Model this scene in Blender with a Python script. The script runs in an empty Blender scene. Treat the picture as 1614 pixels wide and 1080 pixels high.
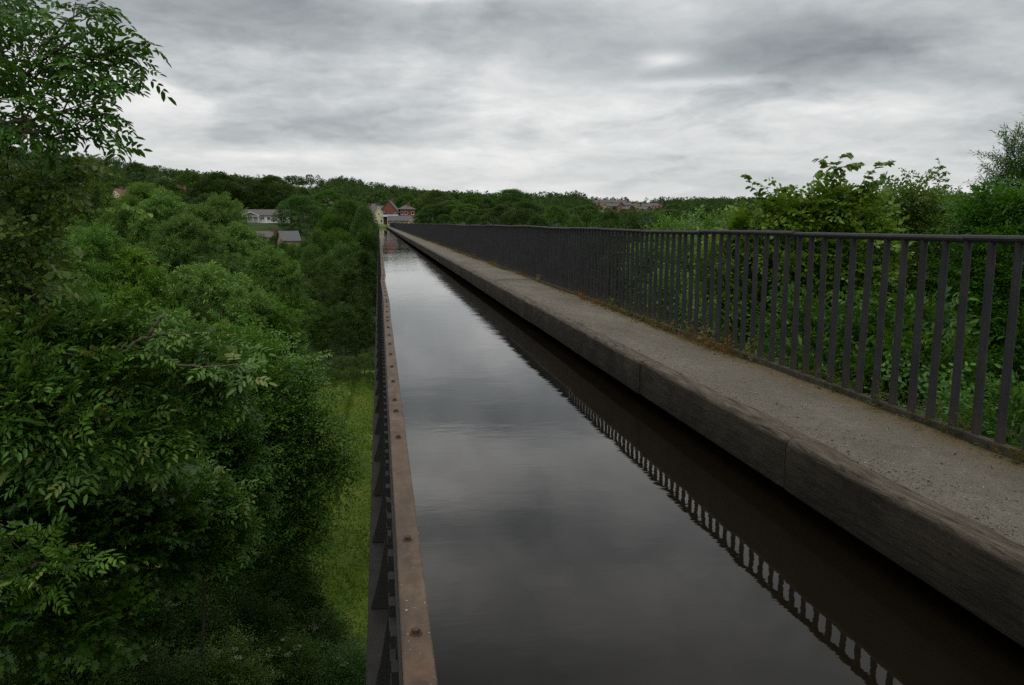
import bpy, math, random
import numpy as np
from math import sin, cos, pi, radians
random.seed(7)
RNG = np.random.default_rng(11)
SC = bpy.context.scene
COL = SC.collection

# ------------------------------------------------------------------ camera
CZ = 1.75
FPX = 1231.0                       # focal length in pixels of a 1614 px wide frame (an 18 mm lens on APS-C)
PITCH = math.atan(189 / FPX)
YAW = math.atan(210 / math.sqrt(FPX * FPX + 189 * 189))
cam_d = bpy.data.cameras.new('camera')
cam_d.sensor_width = 36.0
cam_d.lens = 36.0 * FPX / 1614.0
cam_d.clip_start = 0.05
cam_d.clip_end = 9000
cam = bpy.data.objects.new('camera', cam_d)
COL.objects.link(cam)
cam.location = (0, 0, CZ)
cam.rotation_euler = (pi / 2 - PITCH, 0, -YAW)
SC.camera = cam
CF = np.array([sin(YAW) * cos(PITCH), cos(YAW) * cos(PITCH), -sin(PITCH)])
CR = np.array([cos(YAW), -sin(YAW), 0.0])
CU = np.cross(CR, CF)


def ray(px, py):
    return CF + CR * (px - 807) / FPX - CU * (py - 540) / FPX


def at(px, py, Y):
    """the place in the world that lies at northing Y in that direction"""
    r = ray(px, py)
    t = Y / r[1]
    return np.array([r[0] * t, Y, CZ + r[2] * t])


def at_r(px, py, D):
    r = ray(px, py)
    t = D / math.hypot(r[0], r[1])
    return np.array([r[0] * t, r[1] * t, CZ + r[2] * t])


# ------------------------------------------------------------------ render settings
SC.view_settings.view_transform = 'Standard'
SC.view_settings.look = 'None'
SC.view_settings.exposure = 0.0
SC.view_settings.gamma = 1.0
cy = SC.cycles
cy.max_bounces = 6
cy.use_denoising = False
cy.diffuse_bounces = 3
cy.glossy_bounces = 3
cy.transmission_bounces = 3
cy.sample_clamp_indirect = 1.5
cy.sample_clamp_direct = 6.0
cy.caustics_reflective = False
cy.caustics_refractive = False

# ------------------------------------------------------------------ sky: an overcast layer of cloud
SUN_EL, SUN_ROT = radians(48), radians(200)
W = bpy.data.worlds.new('World')
SC.world = W
W.use_nodes = True
nt = W.node_tree
nt.nodes.clear()


class G:
    """tiny node-graph helper"""
    def __init__(s, nt): s.nt = nt

    def n(s, t, **kw):
        nd = s.nt.nodes.new(t)
        ins = kw.pop('ins', {})
        for k, v in kw.items(): setattr(nd, k, v)
        for k, v in ins.items(): s.put(nd.inputs[k], v)
        return nd

    def put(s, sock, v):
        if isinstance(v, bpy.types.NodeSocket): s.nt.links.new(v, sock)
        elif isinstance(v, bpy.types.Node): s.nt.links.new(v.outputs[0], sock)
        else: sock.default_value = v

    def m(s, op, a, b=0.0, c=0.0, clamp=False):
        nd = s.nt.nodes.new('ShaderNodeMath'); nd.operation = op; nd.use_clamp = clamp
        s.put(nd.inputs[0], a); s.put(nd.inputs[1], b)
        if op in ('MULTIPLY_ADD', 'SMOOTH_MIN', 'SMOOTH_MAX', 'COMPARE'): s.put(nd.inputs[2], c)
        return nd.outputs[0]

    def ramp(s, fac, stops, interp='LINEAR'):
        nd = s.nt.nodes.new('ShaderNodeValToRGB')
        cr = nd.color_ramp; cr.interpolation = interp
        while len(cr.elements) > len(stops): cr.elements.remove(cr.elements[-1])
        while len(cr.elements) < len(stops): cr.elements.new(0.5)
        for e, (p, c) in zip(cr.elements, stops):
            e.position = p
            e.color = (c, c, c, 1) if isinstance(c, (int, float)) else (*c, 1)
        s.put(nd.inputs[0], fac)
        return nd.outputs[0]

    def noise(s, vec, scale, detail=3, rough=0.5, dist=0.0, w=None):
        nd = s.nt.nodes.new('ShaderNodeTexNoise')
        s.put(nd.inputs['Vector'], vec)
        nd.inputs['Scale'].default_value = scale
        nd.inputs['Detail'].default_value = detail
        nd.inputs['Roughness'].default_value = rough
        nd.inputs['Distortion'].default_value = dist
        return nd.outputs[0]

    def map(s, vec, loc=(0, 0, 0), rot=(0, 0, 0), scale=(1, 1, 1)):
        nd = s.nt.nodes.new('ShaderNodeMapping')
        s.put(nd.inputs[0], vec)
        nd.inputs[1].default_value = loc; nd.inputs[2].default_value = rot; nd.inputs[3].default_value = scale
        return nd.outputs[0]

    def mix(s, f, a, b, mode='MIX'):
        nd = s.nt.nodes.new('ShaderNodeMix'); nd.data_type = 'RGBA'; nd.blend_type = mode
        s.put(nd.inputs[0], f)
        for i, v in ((6, a), (7, b)):
            if isinstance(v, (tuple, list)): v = (*v[:3], 1)
            s.put(nd.inputs[i], v)
        return nd.outputs[2]


g = G(nt)
tc = g.n('ShaderNodeTexCoord')
dirv = tc.outputs['Generated']
sep = g.n('ShaderNodeSeparateXYZ', ins={0: dirv})
zc = g.m('MAXIMUM', sep.outputs[2], 0.0)
den = g.m('ADD', zc, 0.17)
pv = g.n('ShaderNodeCombineXYZ', ins={0: g.m('DIVIDE', sep.outputs[0], den), 1: g.m('DIVIDE', sep.outputs[1], den), 2: 0.0}).outputs[0]
# rotate so that x runs across the valley: streaks lie across the view
pr = g.map(pv, rot=(0, 0, YAW + radians(-6)))


def warp(vec, sc, amt):
    w = g.n('ShaderNodeTexNoise', ins={'Vector': vec, 'Scale': sc, 'Detail': 2.0}).outputs[1]
    w = g.n('ShaderNodeVectorMath', operation='SUBTRACT', ins={0: w, 1: (.5, .5, .5)}).outputs[0]
    w = g.n('ShaderNodeVectorMath', operation='SCALE', ins={0: w, 'Scale': amt}).outputs[0]
    return g.n('ShaderNodeVectorMath', operation='ADD', ins={0: vec, 1: w}).outputs[0]


nA = g.noise(warp(g.map(pr, loc=(3.1, 1.7, 0), scale=(1.0, .75, 1)), 1.3, .6), .95, 8, 0.52)
nB = g.noise(warp(g.map(pr, loc=(7.3, 2.2, 0), scale=(1.0, 1.15, 1)), 2.0, .5), 2.3, 7, 0.56)
nC = g.noise(warp(g.map(pr, loc=(1.3, 9.2, 0), scale=(1.0, .95, 1)), 5.0, .2), 8.0, 5, 0.6)
el = g.m('ARCSINE', zc)
base = g.ramp(g.m('DIVIDE', el, 0.8), [(0.0, 0.80), (0.03, 0.76), (0.07, 0.66), (0.12, 0.66), (0.18, 0.66), (0.26, 0.61), (0.34, 0.64), (0.44, 0.86), (0.58, 0.70), (0.70, 0.60), (1.0, 0.85)])
base = g.m('MULTIPLY', base, g.m('ADD', 1.0, g.m('MULTIPLY', g.ramp(g.m('DIVIDE', el, 1.57), [(.45, 0.0), (.85, 1.0)]), 1.5)))
amp = g.ramp(g.m('DIVIDE', el, 0.8), [(0.0, 0.20), (0.06, 0.6), (0.14, 1.0), (0.3, 1.15), (0.45, 1.3), (1.0, 1.2)])
lump = g.m('SUBTRACT', g.ramp(nA, [(.34, 0.0), (.44, .28), (.475, .55), (.56, .70), (.66, 1.0)]), .5)
v = g.m('MULTIPLY', lump, .52)
v = g.m('ADD', v, g.m('MULTIPLY', g.m('SUBTRACT', nB, 0.5), 0.72))
v = g.m('ADD', v, g.m('MULTIPLY', g.m('SUBTRACT', nC, 0.5), 0.36))
v = g.m('MULTIPLY', v, amp)
lum = g.m('MULTIPLY', base, g.m('ADD', 1.0, v))


def cloud_blob(az_px, el_px, wx, wy, gain, warp=0.5):
    """one heavy or thin patch of the layer: centre direction, angular half-sizes (radians)"""
    r = ray(az_px, el_px); r = r / np.linalg.norm(r)
    az0 = math.atan2(r[0], r[1]); el0 = math.asin(r[2])
    az = g.m('ARCTAN2', sep.outputs[0], sep.outputs[1])
    dx = g.m('DIVIDE', g.m('ADD', g.m('SUBTRACT', az, az0), g.m('MULTIPLY', g.m('SUBTRACT', nB, 0.5), warp * wx * 2)), wx)
    dy = g.m('DIVIDE', g.m('ADD', g.m('SUBTRACT', el, el0), g.m('MULTIPLY', g.m('SUBTRACT', nA, 0.5), warp * wy * 3)), wy)
    d2 = g.m('ADD', g.m('MULTIPLY', dx, dx), g.m('MULTIPLY', dy, dy))
    return g.m('MULTIPLY', g.m('EXPONENT', g.m('MULTIPLY', d2, -1.0)), gain)


tot = None
for b in [(1180, 75, .24, .045, -.42), (1500, 60, .26, .05, -.16), (500, 25, .22, .03, -.26), (860, 10, .28, .025, -.20),
          (1050, 92, .035, .009, .50), (1120, 130, .09, .006, .25), (960, 165, .20, .022, .14), (1330, 165, .18, .020, .16), (700, 60, .10, .03, .12), (350, 110, .20, .024, .22),
          (560, 215, .22, .016, -.25), (640, 190, .14, .014, -.25), (760, 120, .10, .02, .12), (390, 243, .07, .0045, .16), (1560, 130, .10, .03, -.18), (420, 160, .22, .05, .14), (750, 230, .2, .02, .10),
          (690, -20, .07, .022, .60), (650, -110, .08, .03, .40), (820, -70, .10, .03, .25), (930, -190, .22, .05, -.35), (650, -300, .12, .05, .35), (800, -560, .3, .08, -.3)]:
    q = cloud_blob(*b)
    tot = q if tot is None else g.m('ADD', tot, q)
lum = g.m('MULTIPLY', lum, g.m('ADD', 1.0, tot))
lum = g.m('MAXIMUM', lum, 0.16)
ctint = g.ramp(lum, [(0.10, (0.90, 1.0, 1.07)), (0.40, (0.93, 1.0, 1.03)), (0.72, (0.985, 1.0, 1.0)), (.92, (1.0, 0.995, 0.965))])
colc = g.n('ShaderNodeVectorMath', operation='SCALE', ins={0: ctint, 'Scale': lum}).outputs[0]
below = g.m('GREATER_THAN', sep.outputs[2], -0.02)
cl_bg = g.n('ShaderNodeBackground', ins={0: colc, 1: 1.0})
sky = g.n('ShaderNodeTexSky', sky_type='NISHITA', sun_disc=False)
sky.sun_elevation = SUN_EL
sky.sun_rotation = SUN_ROT
sky_bg = g.n('ShaderNodeBackground', ins={0: sky.outputs[0], 1: 0.08})
mixb = g.n('ShaderNodeMixShader', ins={0: 0.94, 1: sky_bg.outputs[0], 2: cl_bg.outputs[0]})
out = g.n('ShaderNodeOutputWorld', ins={0: mixb.outputs[0]})

sun_d = bpy.data.lights.new('sun', 'SUN')
sun_d.energy = 0.5
sun_d.angle = radians(25)
sun_d.color = (1.0, 0.96, 0.9)
sun = bpy.data.objects.new('sun', sun_d)
COL.objects.link(sun)
# the sky's rotation is measured clockwise from +Y; the lamp shines from the same direction
sd = np.array([sin(SUN_ROT) * cos(SUN_EL), cos(SUN_ROT) * cos(SUN_EL), sin(SUN_EL)])
import mathutils
sun.rotation_euler = mathutils.Vector(sd).to_track_quat('Z', 'Y').to_euler()

# ------------------------------------------------------------------ object helpers


def tag(o, label=None, cat=None, group=None, kind=None):
    if label: o['label'] = label
    if cat: o['category'] = cat
    if group: o['group'] = group
    if kind: o['kind'] = kind
    return o


def empty(name, loc, rz=0.0):
    o = bpy.data.objects.new(name, None)
    COL.objects.link(o)
    o.location = loc
    o.rotation_euler = (0, 0, rz)
    o.empty_display_size = 0.3
    return o


def link(name, me, parent=None):
    o = bpy.data.objects.new(name, me)
    COL.objects.link(o)
    if parent is not None: o.parent = parent
    return o


def np_mesh(name, V, faces, mat, tint=None, smooth=False):
    """faces: list of (n,k) int arrays, V: (m,3); tint: per-vertex float"""
    me = bpy.data.meshes.new(name)
    V = np.ascontiguousarray(V, dtype=np.float32)
    faces = [f for f in faces if len(f)]
    me.vertices.add(len(V))
    me.vertices.foreach_set('co', V.ravel())
    li = np.concatenate([f.ravel() for f in faces]).astype(np.int32)
    tot_ = np.concatenate([np.full(len(f), f.shape[1], np.int32) for f in faces])
    st = np.concatenate([[0], np.cumsum(tot_)[:-1]]).astype(np.int32)
    me.loops.add(len(li))
    me.loops.foreach_set('vertex_index', li)
    me.polygons.add(len(tot_))
    me.polygons.foreach_set('loop_start', st)
    me.polygons.foreach_set('loop_total', tot_)
    if smooth: me.polygons.foreach_set('use_smooth', np.ones(len(tot_), bool))
    me.update(calc_edges=True)
    if tint is not None:
        a = me.attributes.new('tint', 'FLOAT', 'POINT')
        a.data.foreach_set('value', np.ascontiguousarray(tint, dtype=np.float32))
    me.materials.append(mat)
    return me


class MB:
    """collects solid shapes for ONE mesh"""
    def __init__(s): s.v = []; s.f = []

    def add(s, V, F):
        b = len(s.v)
        s.v += [tuple(p) for p in V]
        s.f += [tuple(i + b for i in f) for f in F]
        return s

    def box(s, x0, x1, y0, y1, z0, z1):
        return s.add([(x0, y0, z0), (x1, y0, z0), (x1, y1, z0), (x0, y1, z0), (x0, y0, z1), (x1, y0, z1), (x1, y1, z1), (x0, y1, z1)],
                     [(0, 3, 2, 1), (4, 5, 6, 7), (0, 1, 5, 4), (1, 2, 6, 5), (2, 3, 7, 6), (3, 0, 4, 7)])

    def prism(s, poly, axis, a, b):
        """extrude a closed 2-D outline along an axis from a to b"""
        n = len(poly)
        def P(u, w, t): return (t, u, w) if axis == 'x' else ((u, t, w) if axis == 'y' else (u, w, t))
        V = [P(u, w, a) for u, w in poly] + [P(u, w, b) for u, w in poly]
        F = [tuple(range(n))[::-1], tuple(range(n, 2 * n))] + [(i, (i + 1) % n, n + (i + 1) % n, n + i) for i in range(n)]
        return s.add(V, F)

    def cyl(s, p, q, r0, r1=None, n=8):
        r1 = r0 if r1 is None else r1
        p = np.array(p, float); q = np.array(q, float)
        d = q - p; d = d / (np.linalg.norm(d) + 1e-9)
        a = np.cross(d, [0, 0, 1] if abs(d[2]) < .9 else [1, 0, 0]); a /= np.linalg.norm(a); b = np.cross(d, a)
        V = [p + r0 * (a * cos(2 * pi * i / n) + b * sin(2 * pi * i / n)) for i in range(n)] + \
            [q + r1 * (a * cos(2 * pi * i / n) + b * sin(2 * pi * i / n)) for i in range(n)]
        F = [tuple(range(n)), tuple(range(n, 2 * n))[::-1]] + [(i, n + i, n + (i + 1) % n, (i + 1) % n) for i in range(n)]
        return s.add(V, F)

    def mesh(s, name, mat, bevel=0.0, smooth=False):
        me = bpy.data.meshes.new(name)
        me.from_pydata(s.v, [], s.f)
        import bmesh
        bm = bmesh.new(); bm.from_mesh(me)
        bmesh.ops.recalc_face_normals(bm, faces=bm.faces)
        if bevel > 0:
            es = [e for e in bm.edges if len(e.link_faces) == 2 and e.calc_face_angle(0) > 0.5]
            bmesh.ops.bevel(bm, geom=es, offset=bevel, segments=2, affect='EDGES', profile=0.6)
        if smooth:
            for f in bm.faces: f.smooth = True
        bm.to_mesh(me); bm.free()
        me.materials.append(mat)
        return me

    def build(s, name, mat, parent=None, bevel=0.0, smooth=False):
        return link(name, s.mesh(name, mat, bevel, smooth), parent)


# ------------------------------------------------------------------ materials
def newmat(name):
    m = bpy.data.materials.new(name)
    m.use_nodes = True
    m.node_tree.nodes.clear()
    return m, G(m.node_tree)


def finish(g, color, rough=0.7, spec=0.3, bump=None, bstr=0.3, bdist=0.02, metal=0.0, ior=None):
    p = g.n('ShaderNodeBsdfPrincipled')
    g.put(p.inputs['Base Color'], color if not isinstance(color, tuple) else (*color[:3], 1))
    g.put(p.inputs['Roughness'], rough)
    p.inputs['Specular IOR Level'].default_value = spec
    p.inputs['Metallic'].default_value = metal
    if ior: p.inputs['IOR'].default_value = ior
    if bump is not None:
        b = g.n('ShaderNodeBump', ins={'Height': bump, 'Strength': bstr, 'Distance': bdist})
        g.put(p.inputs['Normal'], b.outputs[0])
    g.n('ShaderNodeOutputMaterial', ins={0: p.outputs[0]})
    return p


def simple(name, col, rough=0.7, var=0.25, scale=3.0, spec=0.3, bump=0.2, bscale=40):
    m, g = newmat(name)
    tc = g.n('ShaderNodeTexCoord').outputs['Object']
    n1 = g.noise(tc, scale, 5, 0.6)
    n2 = g.noise(tc, bscale, 4, 0.6)
    f = g.m('ADD', g.m('MULTIPLY', n1, 0.7), g.m('MULTIPLY', n2, 0.3))
    c = g.ramp(f, [(0.3, tuple(x * (1 - var) for x in col)), (0.7, tuple(min(1, x * (1 + var)) for x in col))])
    finish(g, c, rough, spec, n2, bump)
    return m


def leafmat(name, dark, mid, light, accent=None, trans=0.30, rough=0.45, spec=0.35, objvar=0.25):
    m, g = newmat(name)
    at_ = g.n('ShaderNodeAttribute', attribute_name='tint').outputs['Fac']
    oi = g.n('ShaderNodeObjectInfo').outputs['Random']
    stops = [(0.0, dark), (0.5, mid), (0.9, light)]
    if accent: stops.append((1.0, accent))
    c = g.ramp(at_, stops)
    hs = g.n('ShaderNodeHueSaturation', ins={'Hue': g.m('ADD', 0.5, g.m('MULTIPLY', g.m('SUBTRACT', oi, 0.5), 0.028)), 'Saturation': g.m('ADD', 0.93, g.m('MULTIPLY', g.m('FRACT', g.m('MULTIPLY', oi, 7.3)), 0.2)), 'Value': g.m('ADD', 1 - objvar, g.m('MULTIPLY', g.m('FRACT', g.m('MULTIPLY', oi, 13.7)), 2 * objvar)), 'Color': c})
    p = g.n('ShaderNodeBsdfPrincipled', ins={'Base Color': hs.outputs[0], 'Roughness': rough, 'Specular IOR Level': spec})
    tcol = g.mix(0.5, hs.outputs[0], (light[0] * 1.5, light[1] * 1.5, light[2] * .8))
    t = g.n('ShaderNodeBsdfTranslucent', ins={0: tcol})
    mx = g.n('ShaderNodeMixShader', ins={0: trans, 1: p.outputs[0], 2: t.outputs[0]})
    g.n('ShaderNodeOutputMaterial', ins={0: mx.outputs[0]})
    return m


M = {}
# foliage greens, given as base colours; the hill leaves have haze mixed in
M['ash'] = leafmat('ash_leaf', (.023, .062, .012), (.050, .122, .019), (.100, .198, .030), (.15, .17, .04), trans=.16, spec=.28)
M['elm'] = leafmat('elm_leaf', (.022, .070, .012), (.050, .135, .020), (.105, .215, .030), (.14, .19, .04))
M['willow'] = leafmat('willow_leaf', (.030, .084, .016), (.068, .155, .026), (.135, .240, .040), (.18, .17, .05), spec=.25, rough=.55)
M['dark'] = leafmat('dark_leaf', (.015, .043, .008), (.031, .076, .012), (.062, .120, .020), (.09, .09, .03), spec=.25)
M['wood'] = leafmat('wood_leaf', (.017, .050, .011), (.038, .096, .017), (.078, .155, .026), (.11, .12, .035), objvar=0.4, spec=.2, rough=.6)
M['shrub'] = leafmat('shrub_leaf', (.026, .065, .016), (.055, .115, .024), (.105, .18, .036), (.18, .2, .05))
M['lime'] = leafmat('lime_leaf', (.034, .085, .016), (.070, .150, .024), (.135, .225, .038), (.17, .22, .05))
M['far'] = leafmat('hill_leaf', (.016, .042, .014), (.034, .074, .020), (.064, .115, .028), (.09, .11, .045), objvar=0.4, spec=.1, rough=.8)  # slightly bluer green: distance haze painted into the leaf colour
M['weed'] = leafmat('weed_leaf', (.035, .07, .015), (.09, .10, .022), (.16, .11, .03), (.22, .10, .03))
M['flower'] = simple('elder_blossom', (.26, .26, .17), .8, .1)
M['bark'] = simple('bark', (.075, .06, .042), .9, .4, 2.0, bump=.5)
M['barkpale'] = simple('bark_pale', (.095, .082, .055), .85, .35, 3.0, bump=.4)

# ---- towpath asphalt
m, g = newmat('towpath_asphalt')
tc = g.n('ShaderNodeTexCoord').outputs['Object']
s = g.n('ShaderNodeSeparateXYZ', ins={0: tc})
big = g.noise(g.map(tc, scale=(1.0, .45, 1)), 1.6, 4, .6)
mid_ = g.noise(tc, 14, 4, .65)
grain = g.noise(tc, 160, 3, .7)
vor = g.n('ShaderNodeTexVoronoi', ins={'Vector': tc, 'Scale': 95.0})
stone = g.ramp(vor.outputs['Distance'], [(0.0, 1.0), (0.28, 0.0)])
c = g.ramp(g.m('ADD', g.m('MULTIPLY', big, .6), g.m('MULTIPLY', mid_, .4)), [(.3, (.090, .079, .062)), (.5, (.152, .134, .106)), (.72, (.225, .199, .158))])
c = g.mix(g.m('MULTIPLY', g.ramp(grain, [(.40, 1.0), (.56, 0.0)]), .6), c, (.030, .028, .025))
vcol = g.n('ShaderNodeSeparateColor', ins={0: vor.outputs['Color']}).outputs[0]
c = g.mix(g.m('MULTIPLY', g.m('MULTIPLY', stone, g.ramp(vcol, [(.50, 0.0), (.66, 1.0)])), .75), c, (.30, .275, .23))
# worn, coarse strip by the timber edge (darker, stony) and moss and dead stalks by the kerb
edge = g.m('ADD', s.outputs[0], g.m('MULTIPLY', g.m('SUBTRACT', mid_, .5), .35))
ew = g.ramp(g.m('SUBTRACT', edge, 2.45), [(0.0, 1.0), (.10, .85), (.34, 0.0)])
c = g.mix(g.m('MULTIPLY', ew, .6), c, g.mix(grain, (.03, .03, .028), (.17, .155, .13)))
wn = g.noise(tc, 7, 5, .7)
mk = g.m('MULTIPLY', g.ramp(g.m('ADD', g.m('SUBTRACT', edge, 3.0), g.m('MULTIPLY', g.m('SUBTRACT', wn, .5), .7)), [(.20, 0.0), (.46, 1.0)]), .85)
c = g.mix(mk, c, g.ramp(g.noise(tc, 60, 4, .7), [(.35, (.05, .04, .018)), (.5, (.12, .078, .030)), (.65, (.09, .088, .03))]))
# tar joint across the path
jn = g.m('ABSOLUTE', g.m('SUBTRACT', g.m('ADD', s.outputs[1], g.m('MULTIPLY', g.m('SUBTRACT', big, .5), .25)), 17.6))
c = g.mix(g.ramp(jn, [(.0, .8), (.16, .75), (.2, 0.0)]), c, (.05, .045, .04))
hb = g.m('ADD', g.m('MULTIPLY', grain, .5), g.m('MULTIPLY', stone, .6))
finish(g, c, .9, .2, hb, 1.0, .010)
M['path'] = m

# ---- weathered timber
m, g = newmat('weathered_timber')
tc = g.n('ShaderNodeTexCoord').outputs['Object']
oi = g.n('ShaderNodeObjectInfo').outputs['Random']
lx = g.n('ShaderNodeVectorMath', operation='ADD', ins={0: tc, 1: g.n('ShaderNodeCombineXYZ', ins={0: g.m('MULTIPLY', oi, 9), 1: g.m('MULTIPLY', oi, 31), 2: oi}).outputs[0]}).outputs[0]
gr = g.noise(g.map(lx, scale=(22, 2.4, 22)), 1.6, 6, .7, .6)
gr2 = g.noise(g.map(lx, scale=(60, 3.0, 60)), 2.0, 4, .6)
bl = g.noise(lx, 2.4, 4, .6)
gf = g.noise(g.map(lx, scale=(130, 6.0, 130)), 2.0, 5, .75, .3)
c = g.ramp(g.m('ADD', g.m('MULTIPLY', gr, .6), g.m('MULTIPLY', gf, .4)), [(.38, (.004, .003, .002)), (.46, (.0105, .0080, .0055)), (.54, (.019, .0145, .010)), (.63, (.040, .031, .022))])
c = g.mix(g.ramp(bl, [(.4, 0.0), (.7, .5)]), c, (.06, .052, .035))
c = g.mix(g.m('MULTIPLY', oi, .15), c, (.06, .05, .038))
gk = g.noise(g.map(lx, scale=(16, .55, 16)), 1.5, 4, .6, .4)
c = g.mix(g.ramp(g.m('ABSOLUTE', g.m('SUBTRACT', gk, .5)), [(.0, .6), (.008, .5), (.018, 0.0)]), c, (.004, .003, .002))
# upper, foot-worn arris is bleached and stony
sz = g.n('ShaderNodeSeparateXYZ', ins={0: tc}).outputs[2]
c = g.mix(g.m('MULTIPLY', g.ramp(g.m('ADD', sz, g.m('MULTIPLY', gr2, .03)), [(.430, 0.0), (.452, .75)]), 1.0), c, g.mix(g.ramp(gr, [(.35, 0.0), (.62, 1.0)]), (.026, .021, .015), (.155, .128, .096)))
finish(g, c, .85, .2, g.m('ADD', g.m('MULTIPLY', gr, .6), g.m('MULTIPLY', gf, .6)), 1.0, .014)
M['timber'] = m

# ---- rusty painted iron of the parapet flange
m, g = newmat('rusty_flange_iron')
tc = g.n('ShaderNodeTexCoord').outputs['Object']
a = g.noise(g.map(tc, scale=(3, 1, 1)), 3.0, 5, .65, .2)
b = g.noise(tc, 45, 5, .7)
w_ = g.noise(tc, 16, 3, .6)
c = g.ramp(g.m('ADD', g.m('MULTIPLY', a, .65), g.m('MULTIPLY', b, .35)), [(.32, (.022, .015, .010)), (.45, (.052, .032, .018)), (.56, (.082, .050, .028)), (.70, (.115, .088, .060))])
c = g.mix(g.ramp(w_, [(.60, 0.0), (.74, .35)]), c, (.14, .13, .115))
c = g.mix(g.ramp(g.noise(tc, 70, 2, .5), [(.72, 0.0), (.76, .8)]), c, (.5, .49, .44))
c = g.mix(g.ramp(g.noise(tc, 6, 4, .7), [(.55, 0.0), (.7, .5)]), c, (.15, .060, .022))
rg = g.ramp(b, [(.3, .5), (.7, .8)])
finish(g, c, rg, .4, g.m('ADD', b, g.m('MULTIPLY', a, .5)), .5, .004)
M['rust'] = m
M['bolt'] = simple('rusty_bolt', (.050, .028, .018), .7, .4, 30, .4, .4, 120)

# ---- dark iron
M['iron'] = simple('old_dark_iron', (.016, .015, .014), .7, .35, 2.5, .35, .4, 60)
M['ledge'] = simple('grimy_iron_ledge', (.022, .021, .019), .85, .4, 5, .25, .4, 70)
m, g = newmat('railing_paint')
tc = g.n('ShaderNodeTexCoord').outputs['Object']
a = g.noise(g.map(tc, scale=(1, 1, .5)), 9, 5, .6)
b = g.noise(tc, 90, 4, .7)
c = g.ramp(g.m('ADD', g.m('MULTIPLY', a, .6), g.m('MULTIPLY', b, .4)), [(.3, (.009, .0095, .0105)), (.5, (.017, .0175, .0190)), (.68, (.030, .030, .031))])
c = g.mix(g.ramp(g.noise(tc, 22, 5, .7), [(.60, 0.0), (.70, .6)]), c, (.055, .034, .022))
szr = g.n('ShaderNodeSeparateXYZ', ins={0: tc}).outputs[2]
c = g.mix(g.ramp(g.m('ADD', szr, g.m('MULTIPLY', a, .25)), [(.14, .75), (.36, 0.0)]), c, (.045, .034, .025))
finish(g, c, .65, .35, b, .5, .004)
M['rail'] = m
M['kerb'] = simple('kerb_iron', (.042, .036, .029), .85, .45, 6, .25, .5, 90)
M['deck'] = simple('dark_deck_iron', (.022, .019, .016), .9, .3, 4, .1, .2, 40)

# ---- water
m, g = newmat('canal_water')
tc = g.n('ShaderNodeTexCoord').outputs['Object']
w1 = g.noise(g.map(tc, scale=(1.0, .9, 1)), 1.7, 2, .45, .3)
w2 = g.noise(g.map(tc, rot=(0, 0, .3), scale=(1.0, 2.2, 1)), 5.5, 3, .5, .2)
w3 = g.noise(g.map(tc, rot=(0, 0, -.25), scale=(.7, 2.4, 1)), 13.0, 2, .5)
calm = g.ramp(g.noise(tc, .22, 3, .5), [(.35, .25), (.65, 1.0)])
sy = g.n('ShaderNodeSeparateXYZ', ins={0: tc}).outputs[1]
far = g.m('MULTIPLY', g.ramp(g.m('DIVIDE', sy, 40.0), [(.05, .22), (.20, .55), (.45, 1.0), (1.0, 1.0)]), 1.7)
h = g.m('ADD', g.m('MULTIPLY', w1, 1.0), g.m('MULTIPLY', g.m('ADD', g.m('MULTIPLY', w2, .40), g.m('MULTIPLY', w3, .10)), g.m('MULTIPLY', calm, far)))
p = finish(g, (.0075, .0056, .0034), .012, .5, h, .20, .010, 0.0, 1.33)
M['water'] = m

# ---- ground and buildings
m, g = newmat('valley_ground')
tc = g.n('ShaderNodeTexCoord').outputs['Object']
a = g.noise(tc, .02, 5, .6); b = g.noise(tc, .8, 5, .65)
c = g.ramp(g.m('ADD', g.m('MULTIPLY', a, .5), g.m('MULTIPLY', b, .5)), [(.35, (.020, .034, .012)), (.5, (.034, .058, .016)), (.65, (.058, .085, .024))])
finish(g, c, .95, .1, b, .6, .3)
M['ground'] = m
m, g = newmat('meadow_grass')
tc = g.n('ShaderNodeTexCoord').outputs['Object']
a = g.noise(g.map(tc, scale=(1, .35, 1)), .5, 5, .6, .3)
b = g.noise(tc, 9, 5, .75)
c = g.ramp(g.m('ADD', g.m('MULTIPLY', a, .6), g.m('MULTIPLY', b, .4)), [(.32, (.045, .095, .012)), (.5, (.090, .145, .020)), (.62, (.145, .170, .034)), (.75, (.18, .165, .055))])
finish(g, c, .95, .1, b, .8, .15)
M['meadow'] = m
M['field'] = simple('hill_field', (.085, .12, .045), .95, .2, .02, .1, .1, 2)
M['blade'] = leafmat('grass_blade', (.045, .100, .012), (.100, .165, .022), (.165, .185, .040), (.22, .19, .07), objvar=0.05)
M['stone'] = simple('pier_sandstone', (.22, .185, .13), .9, .35, .8, .2, .6, 12)
m, g = newmat('red_brick')
tc = g.n('ShaderNodeTexCoord').outputs['Object']
br = g.n('ShaderNodeTexBrick', ins={'Vector': g.map(tc, rot=(pi / 2, 0, 0)), 'Color1': (.20, .060, .038, 1), 'Color2': (.145, .045, .032, 1), 'Mortar': (.30, .2, .15, 1), 'Scale': 3.0, 'Mortar Size': .02})
c = g.mix(g.ramp(g.noise(tc, 1.2, 4, .6), [(.4, 0.0), (.7, .4)]), br.outputs[0], (.18, .06, .04))
finish(g, c, .85, .2)
M['brick'] = m
M['brickdark'] = simple('brown_brick', (.17, .075, .055), .85, .25, 2, .2, .3, 20)
M['cream'] = simple('cream_render', (.62, .55, .38), .85, .08, 1.5, .2, .1, 20)
M['palewall'] = simple('pale_wall', (.30, .26, .21), .85, .08, 1.5, .2, .1, 20)
M['white'] = simple('white_paint', (.68, .68, .66), .6, .05, 2, .3, .05, 20)
M['slate'] = simple('roof_slate', (.085, .084, .09), .7, .2, 2.0, .3, .4, 14)
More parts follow.
